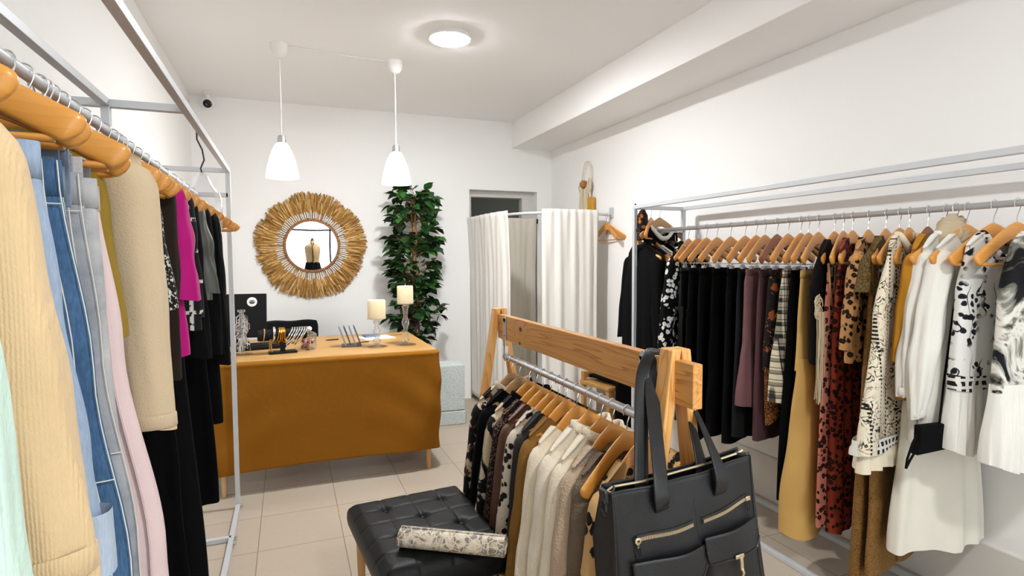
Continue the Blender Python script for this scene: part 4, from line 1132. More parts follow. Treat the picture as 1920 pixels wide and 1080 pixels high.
RH(1.20, -6, 'honey hanger carrying the black and cream abstract dress, cut by the photo edge', sx=1.02)
o = garment('abstract_dress', 'black and cream abstract print dress, nearest on the right rack', 'dress', GR, F['abstract'], Q(1.13), R(-4), -.62, [(0, .185), (.4, .19), (1, .205)], neck=(.085, .07), folds=(2, .008))
mb = cloth_body(141, [(0, .203), (1, .225)], ((0, .036), (1, .050)), -.88, 'waist', -.60, folds=(15, .0075), N=20, hem=.008, Mn=200); mb.build('pleated_hem', F['pleated_white'], o, sharp=0)
RH(1.06, -6, 'bare honey hanger nearest on the right rack, cut by the photo edge')
# black cloth flap hanging between the white clothes
r = empty('black_belt_bag', (2.06, 1.30, .80), R(-6), 'small flat black fabric pouch with thin strap, hanging over the white skirt', 'pouch')
mb = MB()
mb.prism([(-.040, .062), (.075, .062), (.082, -.030), (-.052, -.040), (-.040, .0)], -.014, .014)
mb.build('pouch_body', F['black_cotton'], r, bevel=.004)
MB().tube([(-.040, 0, .03), (-.065, -.004, .00), (-.085, -.004, -.05), (-.088, -.002, -.085)], .004, 8).tube([(-.050, 0, -.035), (-.072, -.004, -.055), (-.088, -.002, -.085)], .004, 8).tube([(.06, 0, .06), (.10, .02, .2), (.16, .04, .45), (.20, .04, .60)], .0035, 8).build('strap', F['black_cotton'], r)

# ------------------------------------------------------------------ pine rack
GP = 'jackets on the pine rack'
def P_(y): return (PX, y, PZ)
B = 15
def PH(y, rz, label, sx=.87, **k): return hanger(P_(y), R(rz), label, group='hangers on the pine rack', sx=sx, **k)
PW = [(0, .195), (.3, .20), (1, .205)]
SL = dict(length=.56, r0=.056, r1=.045, splay=.055, bend=-.005)
def jacket(y, name, label, mat, hl, z1=-.72, rz=B, kind='honey', W=PW, sl=None, collar=None, cuff=None, neck=(.10, .05), bar=True, hang=True, D=((0, .014), (.3, .028), (1, .032)), cat='jacket', folds=(3, .006)):
    if hang: PH(y, rz, hl, kind=kind, bar=bar)
    s = dict(SL); s.update(sl or {})
    if cuff: s['cuff'] = cuff
    return garment(name, label, cat, GP, mat, P_(y), R(rz), z1, W, D=D, neck=neck, folds=folds, sleeves=s, collar=collar)
jacket(2.46, 'cow_jacket', 'black jacket with tan and white cow patches, farthest on the pine rack', F['cow'], 'worn pale hanger at the far end of the pine rack tube', kind='pale', collar=(F['cow'], .03))
jacket(2.365, 'black_cardigan', 'plain black cardigan second from the far end of the pine rack', F['black_cotton'], 'worn pale hanger second from the far end of the pine rack', kind='pale')
jacket(2.255, 'patched_jacket', 'black jacket with cream fur patches and cream lower sleeve', F['cow_white'], 'honey hanger of the black jacket with cream fur patches', collar=(F['black_cotton'], .03), sl=dict(splay=.07))
jacket(2.175, 'sequin_jacket', 'dark brown sequin jacket on the pine rack', F['brown_sequin'], 'honey hanger of the dark brown sequin jacket')
jacket(2.105, 'leather_shirt', 'smooth chestnut brown leather shirt on the pine rack', F['brown_leather'], 'honey hanger wrapped by the chestnut leather shirt')
jacket(2.03, 'spotted_blouse', 'white blouse with black dalmatian spots', F['dalmatian'], 'honey hanger of the dalmatian spotted blouse', cat='blouse')
jacket(1.965, 'dark_grey_cardigan', 'dark grey wool cardigan squeezed between spotted blouse and mustard jacket', F['dark_grey'], 'honey hanger of the dark grey wool cardigan', sl=dict(splay=.03))
jacket(1.90, 'mustard_suede_jacket', 'mustard brown suede jacket beside the first cream fur jacket', F['mustard_suede'], 'honey hanger of the mustard suede jacket')
D2 = ((0, .016), (.3, .036), (1, .042))
jacket(1.815, 'cream_jacket', 'cream furry jacket next to the mustard one, a bare hanger arm over it', F['cream_fur'], 'wide honey hanger with its arm bare above the first cream furry jacket', neck=(.12, .05), D=D2, sl=dict(r0=.062, r1=.05))
jacket(1.725, 'fleece_jacket', 'white cream fleece jacket with upturned collar, middle of the three cream ones', F['cream_fleece'], 'honey hanger of the middle cream fleece jacket', D=D2, collar=(F['cream_fleece'], .035), neck=(.085, .03), sl=dict(r0=.062, r1=.05))
jacket(1.64, 'cream_coat', 'cream fur coat nearest of the cream ones, beside the taupe wool jacket', F['cream_fur'], 'broad honey hanger of the nearest cream fur coat', D=D2, collar=(F['cream_fur'], .03), neck=(.085, .03), sl=dict(r0=.06, r1=.048))
jacket(1.57, 'taupe_jacket', 'taupe curly wool jacket on the pine rack', F['taupe_boucle'], 'honey hanger of the taupe curly wool jacket', D=D2, neck=(.11, .05), sl=dict(r0=.06, r1=.05))
jacket(1.51, 'tweed_jacket', 'dark taupe tweed jacket behind the bare hanger on the pine rack', F['taupe_dark'], None, hang=False, neck=(.11, .05), sl=dict(splay=.02))
PH(1.485, 17, 'honey hanger with bare shoulder tip and trouser bar, nearest whole one on the pine rack', sx=1)
jacket(1.405, 'leopard_coat', 'bold leopard coat beside the black tote bag', F['leopard_fur'], 'honey hanger half hidden by the tote strap', sl=dict(splay=.045, r0=.058), rz=15, z1=-.74)
# ------------------------------------------------------------------ tote bag on the pine rack
M['bag'] = fabric('soft black leather', (.010, .010, .011, 1), 'leather', rough=.45, spec=.38, var=.2)
M['bag_edge'] = fabric('bag leather edge', (.008, .008, .009, 1), 'leather', rough=.4, spec=.5)
M['zip'] = simple('pale brass zip', '#cdbd9e', .3, .85)
r = empty('tote_bag', (.688, 1.13, .901), 0, 'large black leather tote with zips and flap pockets, slung over the pine rack', 'bag')
BX = Vector((.99506, -.0171, .0978)); BN = Vector((-.0172, -.99985, 0)); BZ = Vector((.0978, -.0017, -.9952))
Mb = Matrix((BX, BN, BZ)).transposed()      # columns: along, out of the front, down
r.rotation_mode = 'QUATERNION'
# right handed frame: x along, y into the bag, z up
Mr = Matrix((BX, -BN, -BZ)).transposed()
r.rotation_quaternion = Mr.to_quaternion()
BW, BH, BD = .409, .40, .10
def bagfront(u, v, wob=True):
    """u along 0..1, v down 0..1, local x, y, z"""
    fl = 1 + .07*v
    x = BW/2 + (u - .5)*BW*fl + .012*v
    bul = .016*math.sin(PI*u)*math.sin(PI*min(1, v*1.1)) 
    y = -bul + .004*math.sin(9*u + 3*v) * v + .003*math.sin(17*u - 5*v)
    z = -BH*v - .010*math.sin(PI*u)*(1-v)
    return (x, y, z)
def dep(v): return .042 + .07*min(1, v*2.5)
mb = MB()
nu, nv = 40, 30
mb.grid(lambda u, v: bagfront(u, v), nu, nv)
mb.grid(lambda u, v: (bagfront(1-u, v)[0], dep(v) + .02*math.sin(PI*u)*math.sin(PI*v) , bagfront(1-u, v)[2] + .006), nu, nv)
for s in (0, 1):
    mb.grid(lambda u, v, s=s: (bagfront(s, v)[0] + (1 if s else -1)*(-.022 if v < .0 else -.022*(1-v))*math.sin(PI*u) * 1.0, dep(v)*(u if not s else 1-u) , -BH*v + .006*u), 10, nv)
mb.grid(lambda u, v: (bagfront(u, 1)[0], dep(1)*v, -BH), nu, 4)
mb.build('bag_body', M['bag'], r, solid=.003, sharp=60)
def onbag(x, d, out=.0): # local point at x metres along, d metres down, lifted out of the front
    v = d / BH; u = (x - .012*v - BW/2) / (BW*(1+.07*v)) + .5
    p = bagfront(u, v)
    return Vector((p[0], p[1] - out, p[2]))
def strip(a, b, w, out, name, mat, par, n=24, th=.002):
    """a flat band on the bag's front from a to b"""
    rs = []
    dx, dd = b[0]-a[0], b[1]-a[1]; L_ = math.hypot(dx, dd); nx, nd = -dd/L_, dx/L_
    for i in range(n+1):
        t = i/n; x, d = a[0]+dx*t, a[1]+dd*t
        rs.append([onbag(x - nx*w/2, d - nd*w/2, out), onbag(x + nx*w/2, d + nd*w/2, out), onbag(x + nx*w/2, d + nd*w/2, out+th), onbag(x - nx*w/2, d - nd*w/2, out+th)])
    return MB().rings(rs, True, True, True).build(name, mat, par, smooth=False)
def zipper(a, b, pull):
    z = strip(a, b, .020, .002, 'zipper', M['bag_edge'], r)
    mb = MB(); n = 44
    for i in range(n):
        t = (i+.5)/n; p = onbag(a[0] + (b[0]-a[0])*(.02+.96*t), a[1] + (b[1]-a[1])*(.02+.96*t), .0055)
        mb.box(p, (.0024, .003, .0085))
    mb.build('zipper_teeth', M['zip'], z, smooth=False)
    p = onbag(a[0] if pull < .5 else b[0], a[1] if pull < .5 else b[1], .008)
    mb = MB()
    if pull < .5:
        mb.lathe([(.0035, .0), (.0085, -.001), (.0085, -.004), (.0035, -.005)], p, 16, 'y', False, False); mb.box(p + Vector((0, -.001, -.011)), (.006, .003, .012))
        mb.build('zip_pull', M['zip'], z)
        q = p + Vector((0, -.002, 0))
        MB().ring_loop([q + Vector((.006*math.sin(t), 0, -.028 + .016*math.cos(t))) for t in [2*PI*i/20 for i in range(20)]], .0018, 6).build('pull_loop', simple('gunmetal', '#3a3a3c', .3, .9), z)
    else:
        mb.box(p, (.014, .006, .012)); mb.build('zip_pull', M['zip'], z, bevel=.002)
        MB().ring_loop([p + Vector((.004*math.sin(t), -.002, -.018 + .014*math.cos(t))) for t in [2*PI*i/20 for i in range(20)]], .0015, 6).build('pull_loop', M['bag_edge'], z)
zipper((.054, .124), (.212, .119), 0)
zipper((.238, .121), (.388, .108), 1)
def pocket(x0, x1, d0, d1, seedk):
    def fn(u, v):
        x = x0 + (x1-x0)*u; d = d0 + (d1-d0)*v
        e = min(1, min(u, 1-u)*14) ; e2 = min(1, min(v*8, (1-v)*8))
        return tuple(onbag(x, d, .002 + .016*e*min(1, e2)))
    pk = MB().grid(fn, 24, 16).build('pocket', M['bag'], r, sharp=60)
    def ff(u, v):
        x = x0 - .008 + (x1-x0+.016)*u; rr = 1 - max(0, 1 - min(u, 1-u)*10)**2*.35
        d = d0 - .012 + (.072*v) * (rr if v > .5 else 1)
        return tuple(onbag(x, d, .012 + .008*math.sin(PI*u) + .006*v))
    fl = MB().grid(ff, 26, 10).build('flap', M['bag'], pk, solid=.004, sharp=60)
    MB().tube([Vector(ff(i/30, 1)) + Vector((0, -.002, 0)) for i in range(31)], .0025, 6).build('piping', M['bag_edge'], pk)
    p = Vector(ff(.5, 1)) + Vector((.002, -.006, .006))
    mb = MB().box(p, (.026, .005, .010)).box(p + Vector((.002, -.003, -.018)), (.009, .006, .034)).tube([p + Vector((.002, -.003, -.03)), p + Vector((.005, -.005, -.042)), p + Vector((.002, -.003, -.052))], .004, 8)
    mb.build('clasp', M['zip'], pk, bevel=.002)
pocket(.242, .398, .172, .345, 1)
pocket(.040, .222, .186, .360, 2)
# seams, piping
MB().tube([onbag(.004 + .401*i/30, .004, .001) for i in range(31)], .0022, 6).build('top_piping', M['bag_edge'], r)
MB().tube([onbag(.224, .06 + .3*i/20, .001) for i in range(21)], .0016, 6).build('centre_seam', M['bag_edge'], r)
for x in (.002, .407):
    MB().tube([onbag(x + (.012 if x > .2 else -.010)*(i/20) * 1.0, .39*i/20, .001) for i in range(21)], .0025, 6).build('side_piping', M['bag_edge'], r)
MB().tube([(.004, .004, -.002), (-.004, .02, -.006), (.02, .026, .0), (.10, .024, -.006), (.30, .024, -.006), (.39, .022, .0), (.405, .02, .006)], .0035, 8).build('mouth_zip', M['zip'], r)
mb = MB().ring_loop([Vector((-.012 + .003*math.cos(t), .018 + .016*math.cos(t), -.035 + .022*math.sin(t))) for t in [2*PI*i/20 for i in range(20)]], .0035, 8)
mb.build('d_ring', M['bag_edge'], r)
MB().box((-.008, .02, -.012), (.012, .03, .03)).build('ring_tab', M['bag_edge'], r, bevel=.003)
# handles: local coordinates of world points
inv = (Matrix.Translation(Vector((.688, 1.13, .901))) @ Mr.to_4x4()).inverted()
def handle(xa, xb, yl, apex_y, sway):
    a = Vector(onbag(xa, .062, .003)) if yl < .01 else Vector((xa, yl, -.05))
    b = Vector(onbag(xb, .066, .003)) if yl < .01 else Vector((xb, yl, -.05))
    a1 = Vector((a.x, a.y - .002, .0)); b1 = Vector((b.x, b.y - .002, .0))
    top = inv @ Vector((.958, apex_y, 1.186))
    l1 = inv @ Vector((.922 + sway, apex_y - .03, 1.10)); l2 = inv @ Vector((.945 + sway*.4, apex_y - .008, 1.170))
    r1 = inv @ Vector((1.035, apex_y - .03, 1.08)); r2 = inv @ Vector((.99, apex_y - .006, 1.168))
    P = catmull([a, a1, l1, l2, top, r2, r1, b1, b], 10)
    rs = []
    for i, p in enumerate(P):
        t = (P[min(i+1, len(P)-1)] - P[max(i-1, 0)]).normalized()
        k = i/(len(P)-1)
        wide = Vector((1, 0, 0)) if k < .2 or k > .8 else None
        n_ = Vector((0, 1, 0))
        s = t.cross(n_)
        tw = math.sin(PI*k)**2
        s = (s*(1-tw*.85) + Vector((0, 1, 0))*tw*.85).normalized()
        s = (s - t*s.dot(t)).normalized(); q = t.cross(s)
        w = .0205 - .003*tw
        rs.append([p + s*(w*sgnpow(math.cos(2*PI*j/16), .5)) + q*(.0032*sgnpow(math.sin(2*PI*j/16), .5)) for j in range(16)])
    MB().rings(rs, True, True, True).build('handle', M['bag'], r, sharp=0)
handle(.128, .300, 0, 1.335, 0)
handle(.112, .290, .046, 1.35, -.020)
strip((.128, .0), (.128, .066), .040, .002, 'handle_tab', M['bag'], r, n=6)
strip((.303, .0), (.306, .068), .040, .002, 'handle_tab', M['bag'], r, n=6)

# ------------------------------------------------------------------ tufted stool with rolled clutch
M['ott'] = fabric('black tufted leather', (.0045, .005, .0047, 1), 'leather', rough=.45, spec=.17, var=.15)
r = empty('tufted_stool', (.215, 2.449, 0), R(5), 'black leather stool with buttoned tufting and wooden legs', 'stool')
OW, OD, OT, OB = .49, .62, .425, .315
btn = [(.125, -.13), (.365, -.13), (.245, -.25), (.125, -.37), (.365, -.37), (.245, -.49)]
def oz(x, y):
    e = min(x, OW-x, -y, OD+y)
    z = OT - .030*math.exp(-(e/.022)**1.3*1.2)
    for bx, by in btn:
        d = math.hypot(x-bx, y-by); z -= .016*math.exp(-(d/.020)**2) + .004*math.exp(-(d/.06)**2)
    # seams from button to button and to the edges
    for lx in (.125, .245, .365):
        z -= .0035*math.exp(-((x-lx)/.006)**2)
    for ly in (-.13, -.25, -.37, -.49):
        z -= .0035*math.exp(-((y-ly)/.006)**2)
    return z
mb = MB()
nx, ny = 84, 104
mb.grid(lambda u, v: (OW*u, -OD*v, oz(OW*u, -OD*v)), nx, ny)
per = [(OW*i/nx, 0) for i in range(nx)] + [(OW, -OD*i/ny) for i in range(ny)] + [(OW - OW*i/nx, -OD) for i in range(nx)] + [(0, -OD + OD*i/ny) for i in range(ny)]
rs = []
cx_, cy_ = OW/2, -OD/2
for z, o_ in ((None, 0), (OT-.045, .006), (OT-.075, .008), (OB+.01, .004), (OB, -.006)):
    ring = []
    for x, y in per:
        ox = (x-cx_)/(OW/2); oy = (y-cy_)/(OD/2)
        ox = max(-1, min(1, sgnpow(ox, 9))); oy = max(-1, min(1, sgnpow(oy, 9)))
        ring.append((x + ox*o_, y + oy*o_, oz(x, y) if z is None else z))
    rs.append(ring)
mb.rings(rs, True, False, True)
mb.build('seat_cushion', M['ott'], r, sharp=70)
mb = MB()
for bx, by in btn: mb.lathe([(.001, .006), (.007, .005), (.010, .001), (.010, -.002)], (bx, by, OT-.019), 14)
for bt in range(1): mb.build('tufting_buttons', M['ott'], r)
M['light_wood'] = wood('light oak', '#d0a26a', '#a87843', 'z', 40, .45)
MB().box((OW/2, -OD/2, OB-.022), (OW-.12, OD-.12, .045)).build('seat_frame', M['light_wood'], r, bevel=.004, smooth=False)
for x in (.04, OW-.04):
    for y in (-.04, -OD+.04):
        MB().lathe([(.012, 0), (.021, OB-.02)], (0, 0, 0), 16).build('leg', M['light_wood'], r, (x, y, 0))
M['snake'] = NT('snakeskin', .5, 0, .4)
m = M['snake']
w = m.warp(.03, 18, m.map((1, 1, 1)))
pat = m.noise(13, 4, dist=1.6)
cell = m.voro(42, 'DISTANCE_TO_EDGE', vec=w)
cc = m.ramp(pat, [(.40, srgb('#cfc3ae')), (.50, srgb('#a89b88')), (.55, srgb('#6f675c')), (.60, srgb('#857a6b')), (.63, srgb('#c4b69f'))])
m.P(Base_Color=m.mix(m.gt(cell, .05, .03), srgb('#d8cdb8'), cc)); m.bump(m.voro(120), .3, .002)
M['snake'] = m.m
def roll():
    a = Vector((.352, 1.995, 0)); b = Vector((.672, 1.79, 0)); d = (b-a); L_ = d.length
    r = empty('rolled_clutch', ((a.x+b.x)/2, (a.y+b.y)/2, OT + .034), math.atan2(d.y, d.x), 'rolled snakeskin print clutch lying across the black tufted stool', 'bag')
    rs = []
    for x in [-L_/2 + L_*i/24 for i in range(25)]:
        rs.append([(x, .040*math.cos(q)*(1+.04*math.sin(3*q+4*x)), .034*math.sin(q)) for q in [2*PI*j/32 for j in range(32)]])
    mb = MB().rings(rs, True)
    # spiral ends
    for s in (-1, 1):
        pts = []
        for k in range(60):
            t = k/59; q = t*4*PI; rr = 1 - .75*t
            pts.append((s*(L_/2 - .002), .040*rr*math.cos(q), .034*rr*math.sin(q)))
        mb.tube(pts, .0022, 6)
        mb.lathe([(.001, 0), (.036, 0)], (s*(L_/2-.008), 0, 0), 24, 'x', False, False)
    o = mb.build('rolled_skin', M['snake'], r, sharp=60)
    rs = [[(x, .0415*math.cos(q), .0355*math.sin(q)) for q in [R(-60 + 150*j/20) for j in range(21)]] for x in [-L_/2 + L_*i/12 for i in range(13)]]
    MB().rings(rs, False).build('flap', M['snake'], r, solid=.002, sharp=0)
roll()

# ------------------------------------------------------------------ desk with mustard cloth
TT = .83
M['desk_wood'] = wood('desk top wood', '#c0965a', '#a67c44', 'x', 34, .45, stretch=.06)
M['birch'] = wood('pale birch leg', '#d6b78b', '#bf9a68', 'z', 40, .5)
TX0, TX1, TY0, TY1 = -.47, .935, 3.80, 4.80
r = empty('counter_desk', (.23, 4.3, 0), 0, 'wooden sales desk with tapered legs, draped in mustard cloth', 'desk')
MB().box((0+.0025, 0, TT-.016), (TX1-TX0, TY1-TY0, .032)).build('desk_top', M['desk_wood'], r, bevel=.006, smooth=False)
MB().box((0, 0, TT-.07), (TX1-TX0-.12, TY1-TY0-.12, .075)).build('apron', M['desk_wood'], r, smooth=False)
for x in (-.625, .645):
    for y in (-.47, .46):
        MB().lathe([(.015, 0), (.016, .01), (.027, TT-.05)], (0, 0, 0), 18).build('leg', M['light_wood'] if x > 0 else M['birch'], r, (x, y, 0))
M['cloth_mustard'] = fabric('mustard linen', '#8c5a17', 'weave', var=.05, rough=.9, spec=.1)
def skirt():
    # front then right side as one hanging cloth, with a folded lip over the desk edge
    path = [(TX0-.005, TY0-.012), (TX1-.02, TY0-.012), (TX1+.008, TY0), (TX1+.016, TY0+.03), (TX1+.016, TY1-.25)]
    P = [Vector((x, y, 0)) for x, y in path]; L = [0]
    for a, b in zip(P, P[1:]): L.append(L[-1] + (b-a).length)
    def at(s):
        s *= L[-1]
        for i in range(len(P)-1):
            if s <= L[i+1] or i == len(P)-2:
                k = (s-L[i])/(L[i+1]-L[i]); t = (P[i+1]-P[i]).normalized(); return P[i].lerp(P[i+1], k), Vector((t.y, -t.x, 0)), s
    kx = L[1]
    def fn(u, v):
        p, n, s = at(u)
        ztop = TT - .030; zb = .142 + .012*math.sin(s*2.2)
        if v < .08:
            k = v/.08; z = TT - .002 - .034*k; d = -.03*(1-k)**2 + .012*math.sin(PI*k*.9)
        else:
            k = (v-.08)/.92; z = TT - .036 - (TT - .036 - zb)*k
            e = math.exp(-((s-kx)/.16)**2); e0 = math.exp(-(s/.16)**2)
            # swags that fall from the corners towards the middle, soft long folds
            d = .006 + .006*math.sin(k*3) + k*(.013*math.sin(11*(s-kx) + 5*k) * e * 1.8 + .016*math.sin(9*s - 6*k) * e0*1.4 + .010*math.sin(3.6*s + 2.2*k + .6))
            sw = abs(s - kx*.5)/(kx*.5); dia = math.sin(14*(k - .55*sw**2.2) + 1.0)*.006*math.sin(PI*k)*sw
            d += dia - .014*math.sin(PI*min(1, s/kx))*k*(1-k)*2
        q = p + n*d
        return (q.x, q.y, z)
    o = MB().grid(fn, 150, 60).build('desk_cloth', M['cloth_mustard'], solid=.0025, sharp=0)
    tag(o, 'mustard linen cloth hanging over the front and side of the desk', 'cloth')
skirt()
def drop(name, x, y, z=TT, rz=0, label='', cat=''): return empty(name, (x, y, z), R(rz), label, cat)

# computer screen seen from behind
r = drop('computer_screen', -.40, 4.50, TT, -6, 'black computer screen seen from behind, with a round white sticker, on the desk', 'screen')
mt = Matrix.Rotation(R(-8), 3, 'X')
MB().box((0, 0, .215), (.50, .022, .315), mt).build('screen_shell', M['black_plastic'], r, bevel=.006, smooth=False)
MB().box((0, .016, .215), (.48, .004, .295), mt).build('display_panel', simple('dark glass', (.01, .01, .012, 1), .08), r, smooth=False)
MB().box((0, .03, .06), (.10, .03, .11)).build('stand_neck', M['black_plastic'], r, bevel=.004); MB().box((0, .05, .008), (.22, .18, .014)).build('stand_foot', M['black_plastic'], r, bevel=.005)
p = mt @ Vector((.155, -.0125, .098)) + Vector((0, 0, .215))
ms = Matrix.Translation(p) @ mt.to_4x4()
st = MB().lathe([(.001, -.0012), (.033, -.0012), (.034, 0)], (0, 0, 0), 32, 'y').build('sticker', simple('white paper', '#e3e2de', .6), r)
st.matrix_local = ms
sm = MB().prism([(.020*math.cos(q), .006 + .019*math.sin(q)*.8 - .006) for q in [PI + PI*i/14 for i in range(15)]], -.0022, -.0012)
sm.prism([(.019*math.cos(q), .004 + .008*math.sin(q)) for q in [PI*i/14 for i in range(15)]], -.0022, -.0012)
so = sm.build('sticker_print', simple('sticker ink', '#2a2c33', .6), st, smooth=False)

# office chair behind the desk
r = empty('office_chair', (.012, 5.20, 0), R(-4), 'black office chair pushed up behind the desk', 'chair')
M['chair_cloth'] = fabric('black chair mesh', (.006, .006, .007, 1), 'weave')
def cb(u, v):
    x = (u-.5)*.43*(1 - .10*(1-v)**3); z = .50 + .425*v + .012*math.sin(PI*u)*v*0
    top = .005*math.sin(3*PI*u)*v**6
    return (x*(1 if v < .9 else 1 - .06*(v-.9)/.1), .05 - .07*(2*u-1)**2 - .03*v, z + top)
MB().grid(cb, 24, 24).build('backrest', M['chair_cloth'], r, solid=.04, sharp=0, bevel=.012)
MB().lathe([(.001, .0), (.21, .0), (.235, .02), (.235, .05), (.21, .07), (.001, .075)], (0, -.25, .43), 36).build('seat', M['chair_cloth'], r)
MB().tube([(0, -.25, .43), (0, -.25, .10)], .025, 14).build('gas_column', M['black_plastic'], r)
MB().bar((0, .07, .40), (0, .055, .62), .05, .015, (0, 1, 0)).bar((0, .06, .41), (0, -.25, .41), .05, .015).build('back_support', M['black_plastic'], r)
for k in range(5):
    a = 2*PI*k/5; b = MB().bar((0, -.25, .10), (.28*math.cos(a), -.25+.28*math.sin(a), .075), .04, .025).build('base_arm', M['black_plastic'], r)
    MB().lathe([(.03, -.02), (.03, .02)], (.28*math.cos(a), -.25+.28*math.sin(a), .03), 16, 'x').build('caster', M['black_plastic'], b)

# necklace tree
r = drop('necklace_stand', -.288, 4.07, TT, 0, 'clear stand bristling with silver earrings and chains beside the rack post', 'jewellery stand')
M['acrylic'] = see_glass('clear acrylic', (.90, .91, .92, 1), .10, .05)
MB().lathe([(.06, 0), (.062, .006), (.02, .012), (.013, .02), (.013, .275), (.024, .28), (.024, .292), (.001, .295)], n=24).build('stand_column', M['acrylic'], r)
rnd = random.Random(8)
mb = MB()
for k in range(90):
    a = rnd.uniform(0, 2*PI); z = rnd.uniform(.04, .25); rr = rnd.uniform(.02, .048)
    p = Vector((rr*math.cos(a), rr*math.sin(a), z))
    mb.tube([(p.x*.4, p.y*.4, z+.02), (p.x, p.y, z), (p.x, p.y, z - rnd.uniform(.02, .045))], .0014, 5)
    mb.lathe([(.001, .004), (.004, 0), (.001, -.004)], (p.x, p.y, z-.03), 6)
mb.build('hanging_earrings', M['silver'], r)
# bracelet stand with bracelets
r = drop('bracelet_stand', -.045, 4.045, TT, 8, 'black padded T bar for bracelets on the desk', 'jewellery stand')
MB().box((0, 0, .007), (.17, .085, .014)).build('base', M['black_plastic'], r, bevel=.003, smooth=False)
MB().box((0, 0, .055), (.028, .028, .09)).build('post', M['black_plastic'], r, smooth=False)
MB().lathe([(.001, -.152), (.034, -.150), (.037, -.14), (.037, .14), (.034, .150), (.001, .152)], (0, 0, .122), 28, 'x').build('padded_bar', M['chair_cloth'], r)
def bracelet(dx, rad, wire, tilt, mat, label, lean=0, dz=0, grp=None):
    c = r.matrix_world if False else None
    o = empty('bracelet', (-.045 + dx*math.cos(R(8)), 4.045 + dx*math.sin(R(8)), TT + .122 + .037 + wire - rad + dz), R(8), label, 'bracelet', grp)
    b = MB().ring_loop([(rad*math.cos(q)*math.sin(R(lean)) + tilt*math.sin(q), rad*math.cos(q)*math.cos(R(lean)), rad*math.sin(q)) for q in [2*PI*i/36 for i in range(36)]], wire, 8)
    me = b.mesh('bracelet', mat); o2 = link_mesh('band', me, o)
bracelet(-.115, .042, .004, .006, M['tan_thread'], 'thin tan bracelet at the left end of the black bracelet bar')
bracelet(-.055, .046, .009, .004, M['silver'], 'wide silver cuff left of the gold bangles on the bracelet bar')
for k in range(4): bracelet(-.030 + .013*k, .047 + .004*(k % 2), .0055, .012 - .004*k, M['gold'], 'one of the gold bangles bunched in the middle of the black bracelet bar', grp='gold bangles on the bracelet bar')
for k in range(7): bracelet(.030 + .0155*k, .050 + .003*(k % 3), .0042, .034, M['silver'], 'one of the slanting silver bangles at the right half of the black bracelet bar', grp='silver bangles on the bracelet bar')
o = MB().tube([(-.115, 4.01, .95), (-.115, 4.005, .90), (-.112, 4.008, .865), (-.108, 4.012, TT+.004)], .004, 6).tube([(-.118, 4.01, .95), (-.125, 4.01, .89), (-.122, 4.012, TT+.004)], .003, 6).build('leather_strap', M['tan_thread'])
tag(o, 'tan leather strap hanging from the left of the bracelet bar to the desk', 'strap')
o = MB().lathe([(.010, .0), (.012, -.01), (.02, -.022), (.001, -.024)], (.13, 4.07, TT+.145), 16, 'x').lathe([(.001, .012), (.014, .01), (.016, -.004)], (.125, 4.07, TT+.15), 16, 'y')
o = o.tube([(.128, 4.075, TT+.13), (.130, 4.08, TT+.05), (.128, 4.09, TT+.004)], .004, 8).lathe([(.03, 0), (.03, .005), (.001, .006)], (.128, 4.09, TT), 16)
o = o.build('ring_stand', M['chrome']); tag(o, 'small silver ring stand with a round head beside the candy tub', 'jewellery stand')
# dark flat things behind the bracelets
r = drop('card_terminal', -.20, 4.33, TT, 12, 'flat black tray lying on the desk behind the bracelet bar', 'tray')
MB().box((0, 0, .012), (.32, .20, .024)).build('tray_base', M['black_plastic'], r, bevel=.006, smooth=False)
MB().box((0, 0, .026), (.28, .16, .006)).build('tray_pad', M['chair_cloth'], r, bevel=.002, smooth=False)
r = drop('sunglasses', -.40, 3.93, TT, 20, 'dark folded sunglasses at the left front corner of the desk', 'sunglasses')
mb = MB()
for s in (-1, 1): mb.lathe([(.001, -.002), (.024, -.002), (.026, .0), (.024, .002), (.001, .002)], (s*.033, 0, .026), 20, 'y')
mb.build('lens', simple('dark lens', (.004, .004, .005, 1), .1), r)
mb = MB().tube([(-.012, 0, .035), (0, -.003, .04), (.012, 0, .035)], .003, 6)
for s in (-1, 1): mb.tube([(s*.058, 0, .034), (s*.06, .01, .03), (s*.02, .03, .008), (-s*.04, .034, .006)], .003, 6)
mb.build('frame', M['black_plastic'], r)
# candy tub
r = drop('candy_tub', .118, 4.18, TT, 10, 'small clear plastic tub of red and white wrapped sweets on the desk', 'tub')
def sq(w, z, n=36): return [(w*sgnpow(math.cos(2*PI*j/n), .45), w*.9*sgnpow(math.sin(2*PI*j/n), .45), z) for j in range(n)]
MB().rings([sq(.046, 0), sq(.05, .005), sq(.053, .085), sq(.050, .088)], True, True).build('tub_body', M['acrylic'], r, sharp=50)
MB().rings([sq(.054, .088), sq(.055, .092), sq(.052, .104), sq(.040, .112)], True, True, True).build('lid', M['acrylic'], r, sharp=50)
rnd = random.Random(4); cols = [simple('sweet wrapper %s' % n, c, .3) for n, c in (('red', '#b3261f'), ('orange', '#c4622a'), ('white', '#d8d0ca'), ('pink', '#b8546a'), ('brown', '#6b2a1c'))]
for k in range(26):
    x, y, z = rnd.uniform(-.034, .034), rnd.uniform(-.030, .030), .012 + .05*rnd.random()
    o = MB().lathe([(.001, -.016), (.008, -.012), (.003, -.008), (.009, -.004), (.010, .003), (.003, .008), (.008, .012), (.001, .016)], (0, 0, 0), 10).build('sweet', cols[k % 5], None, (.118 + x, 4.18 + y, TT + z), (rnd.uniform(0, 3), rnd.uniform(0, 3), 0))
    tag(o, 'one of the wrapped sweets in the clear tub, %s wrapper' % ('red', 'orange', 'white', 'pink', 'brown')[k % 5], 'sweet', 'wrapped sweets in the tub')
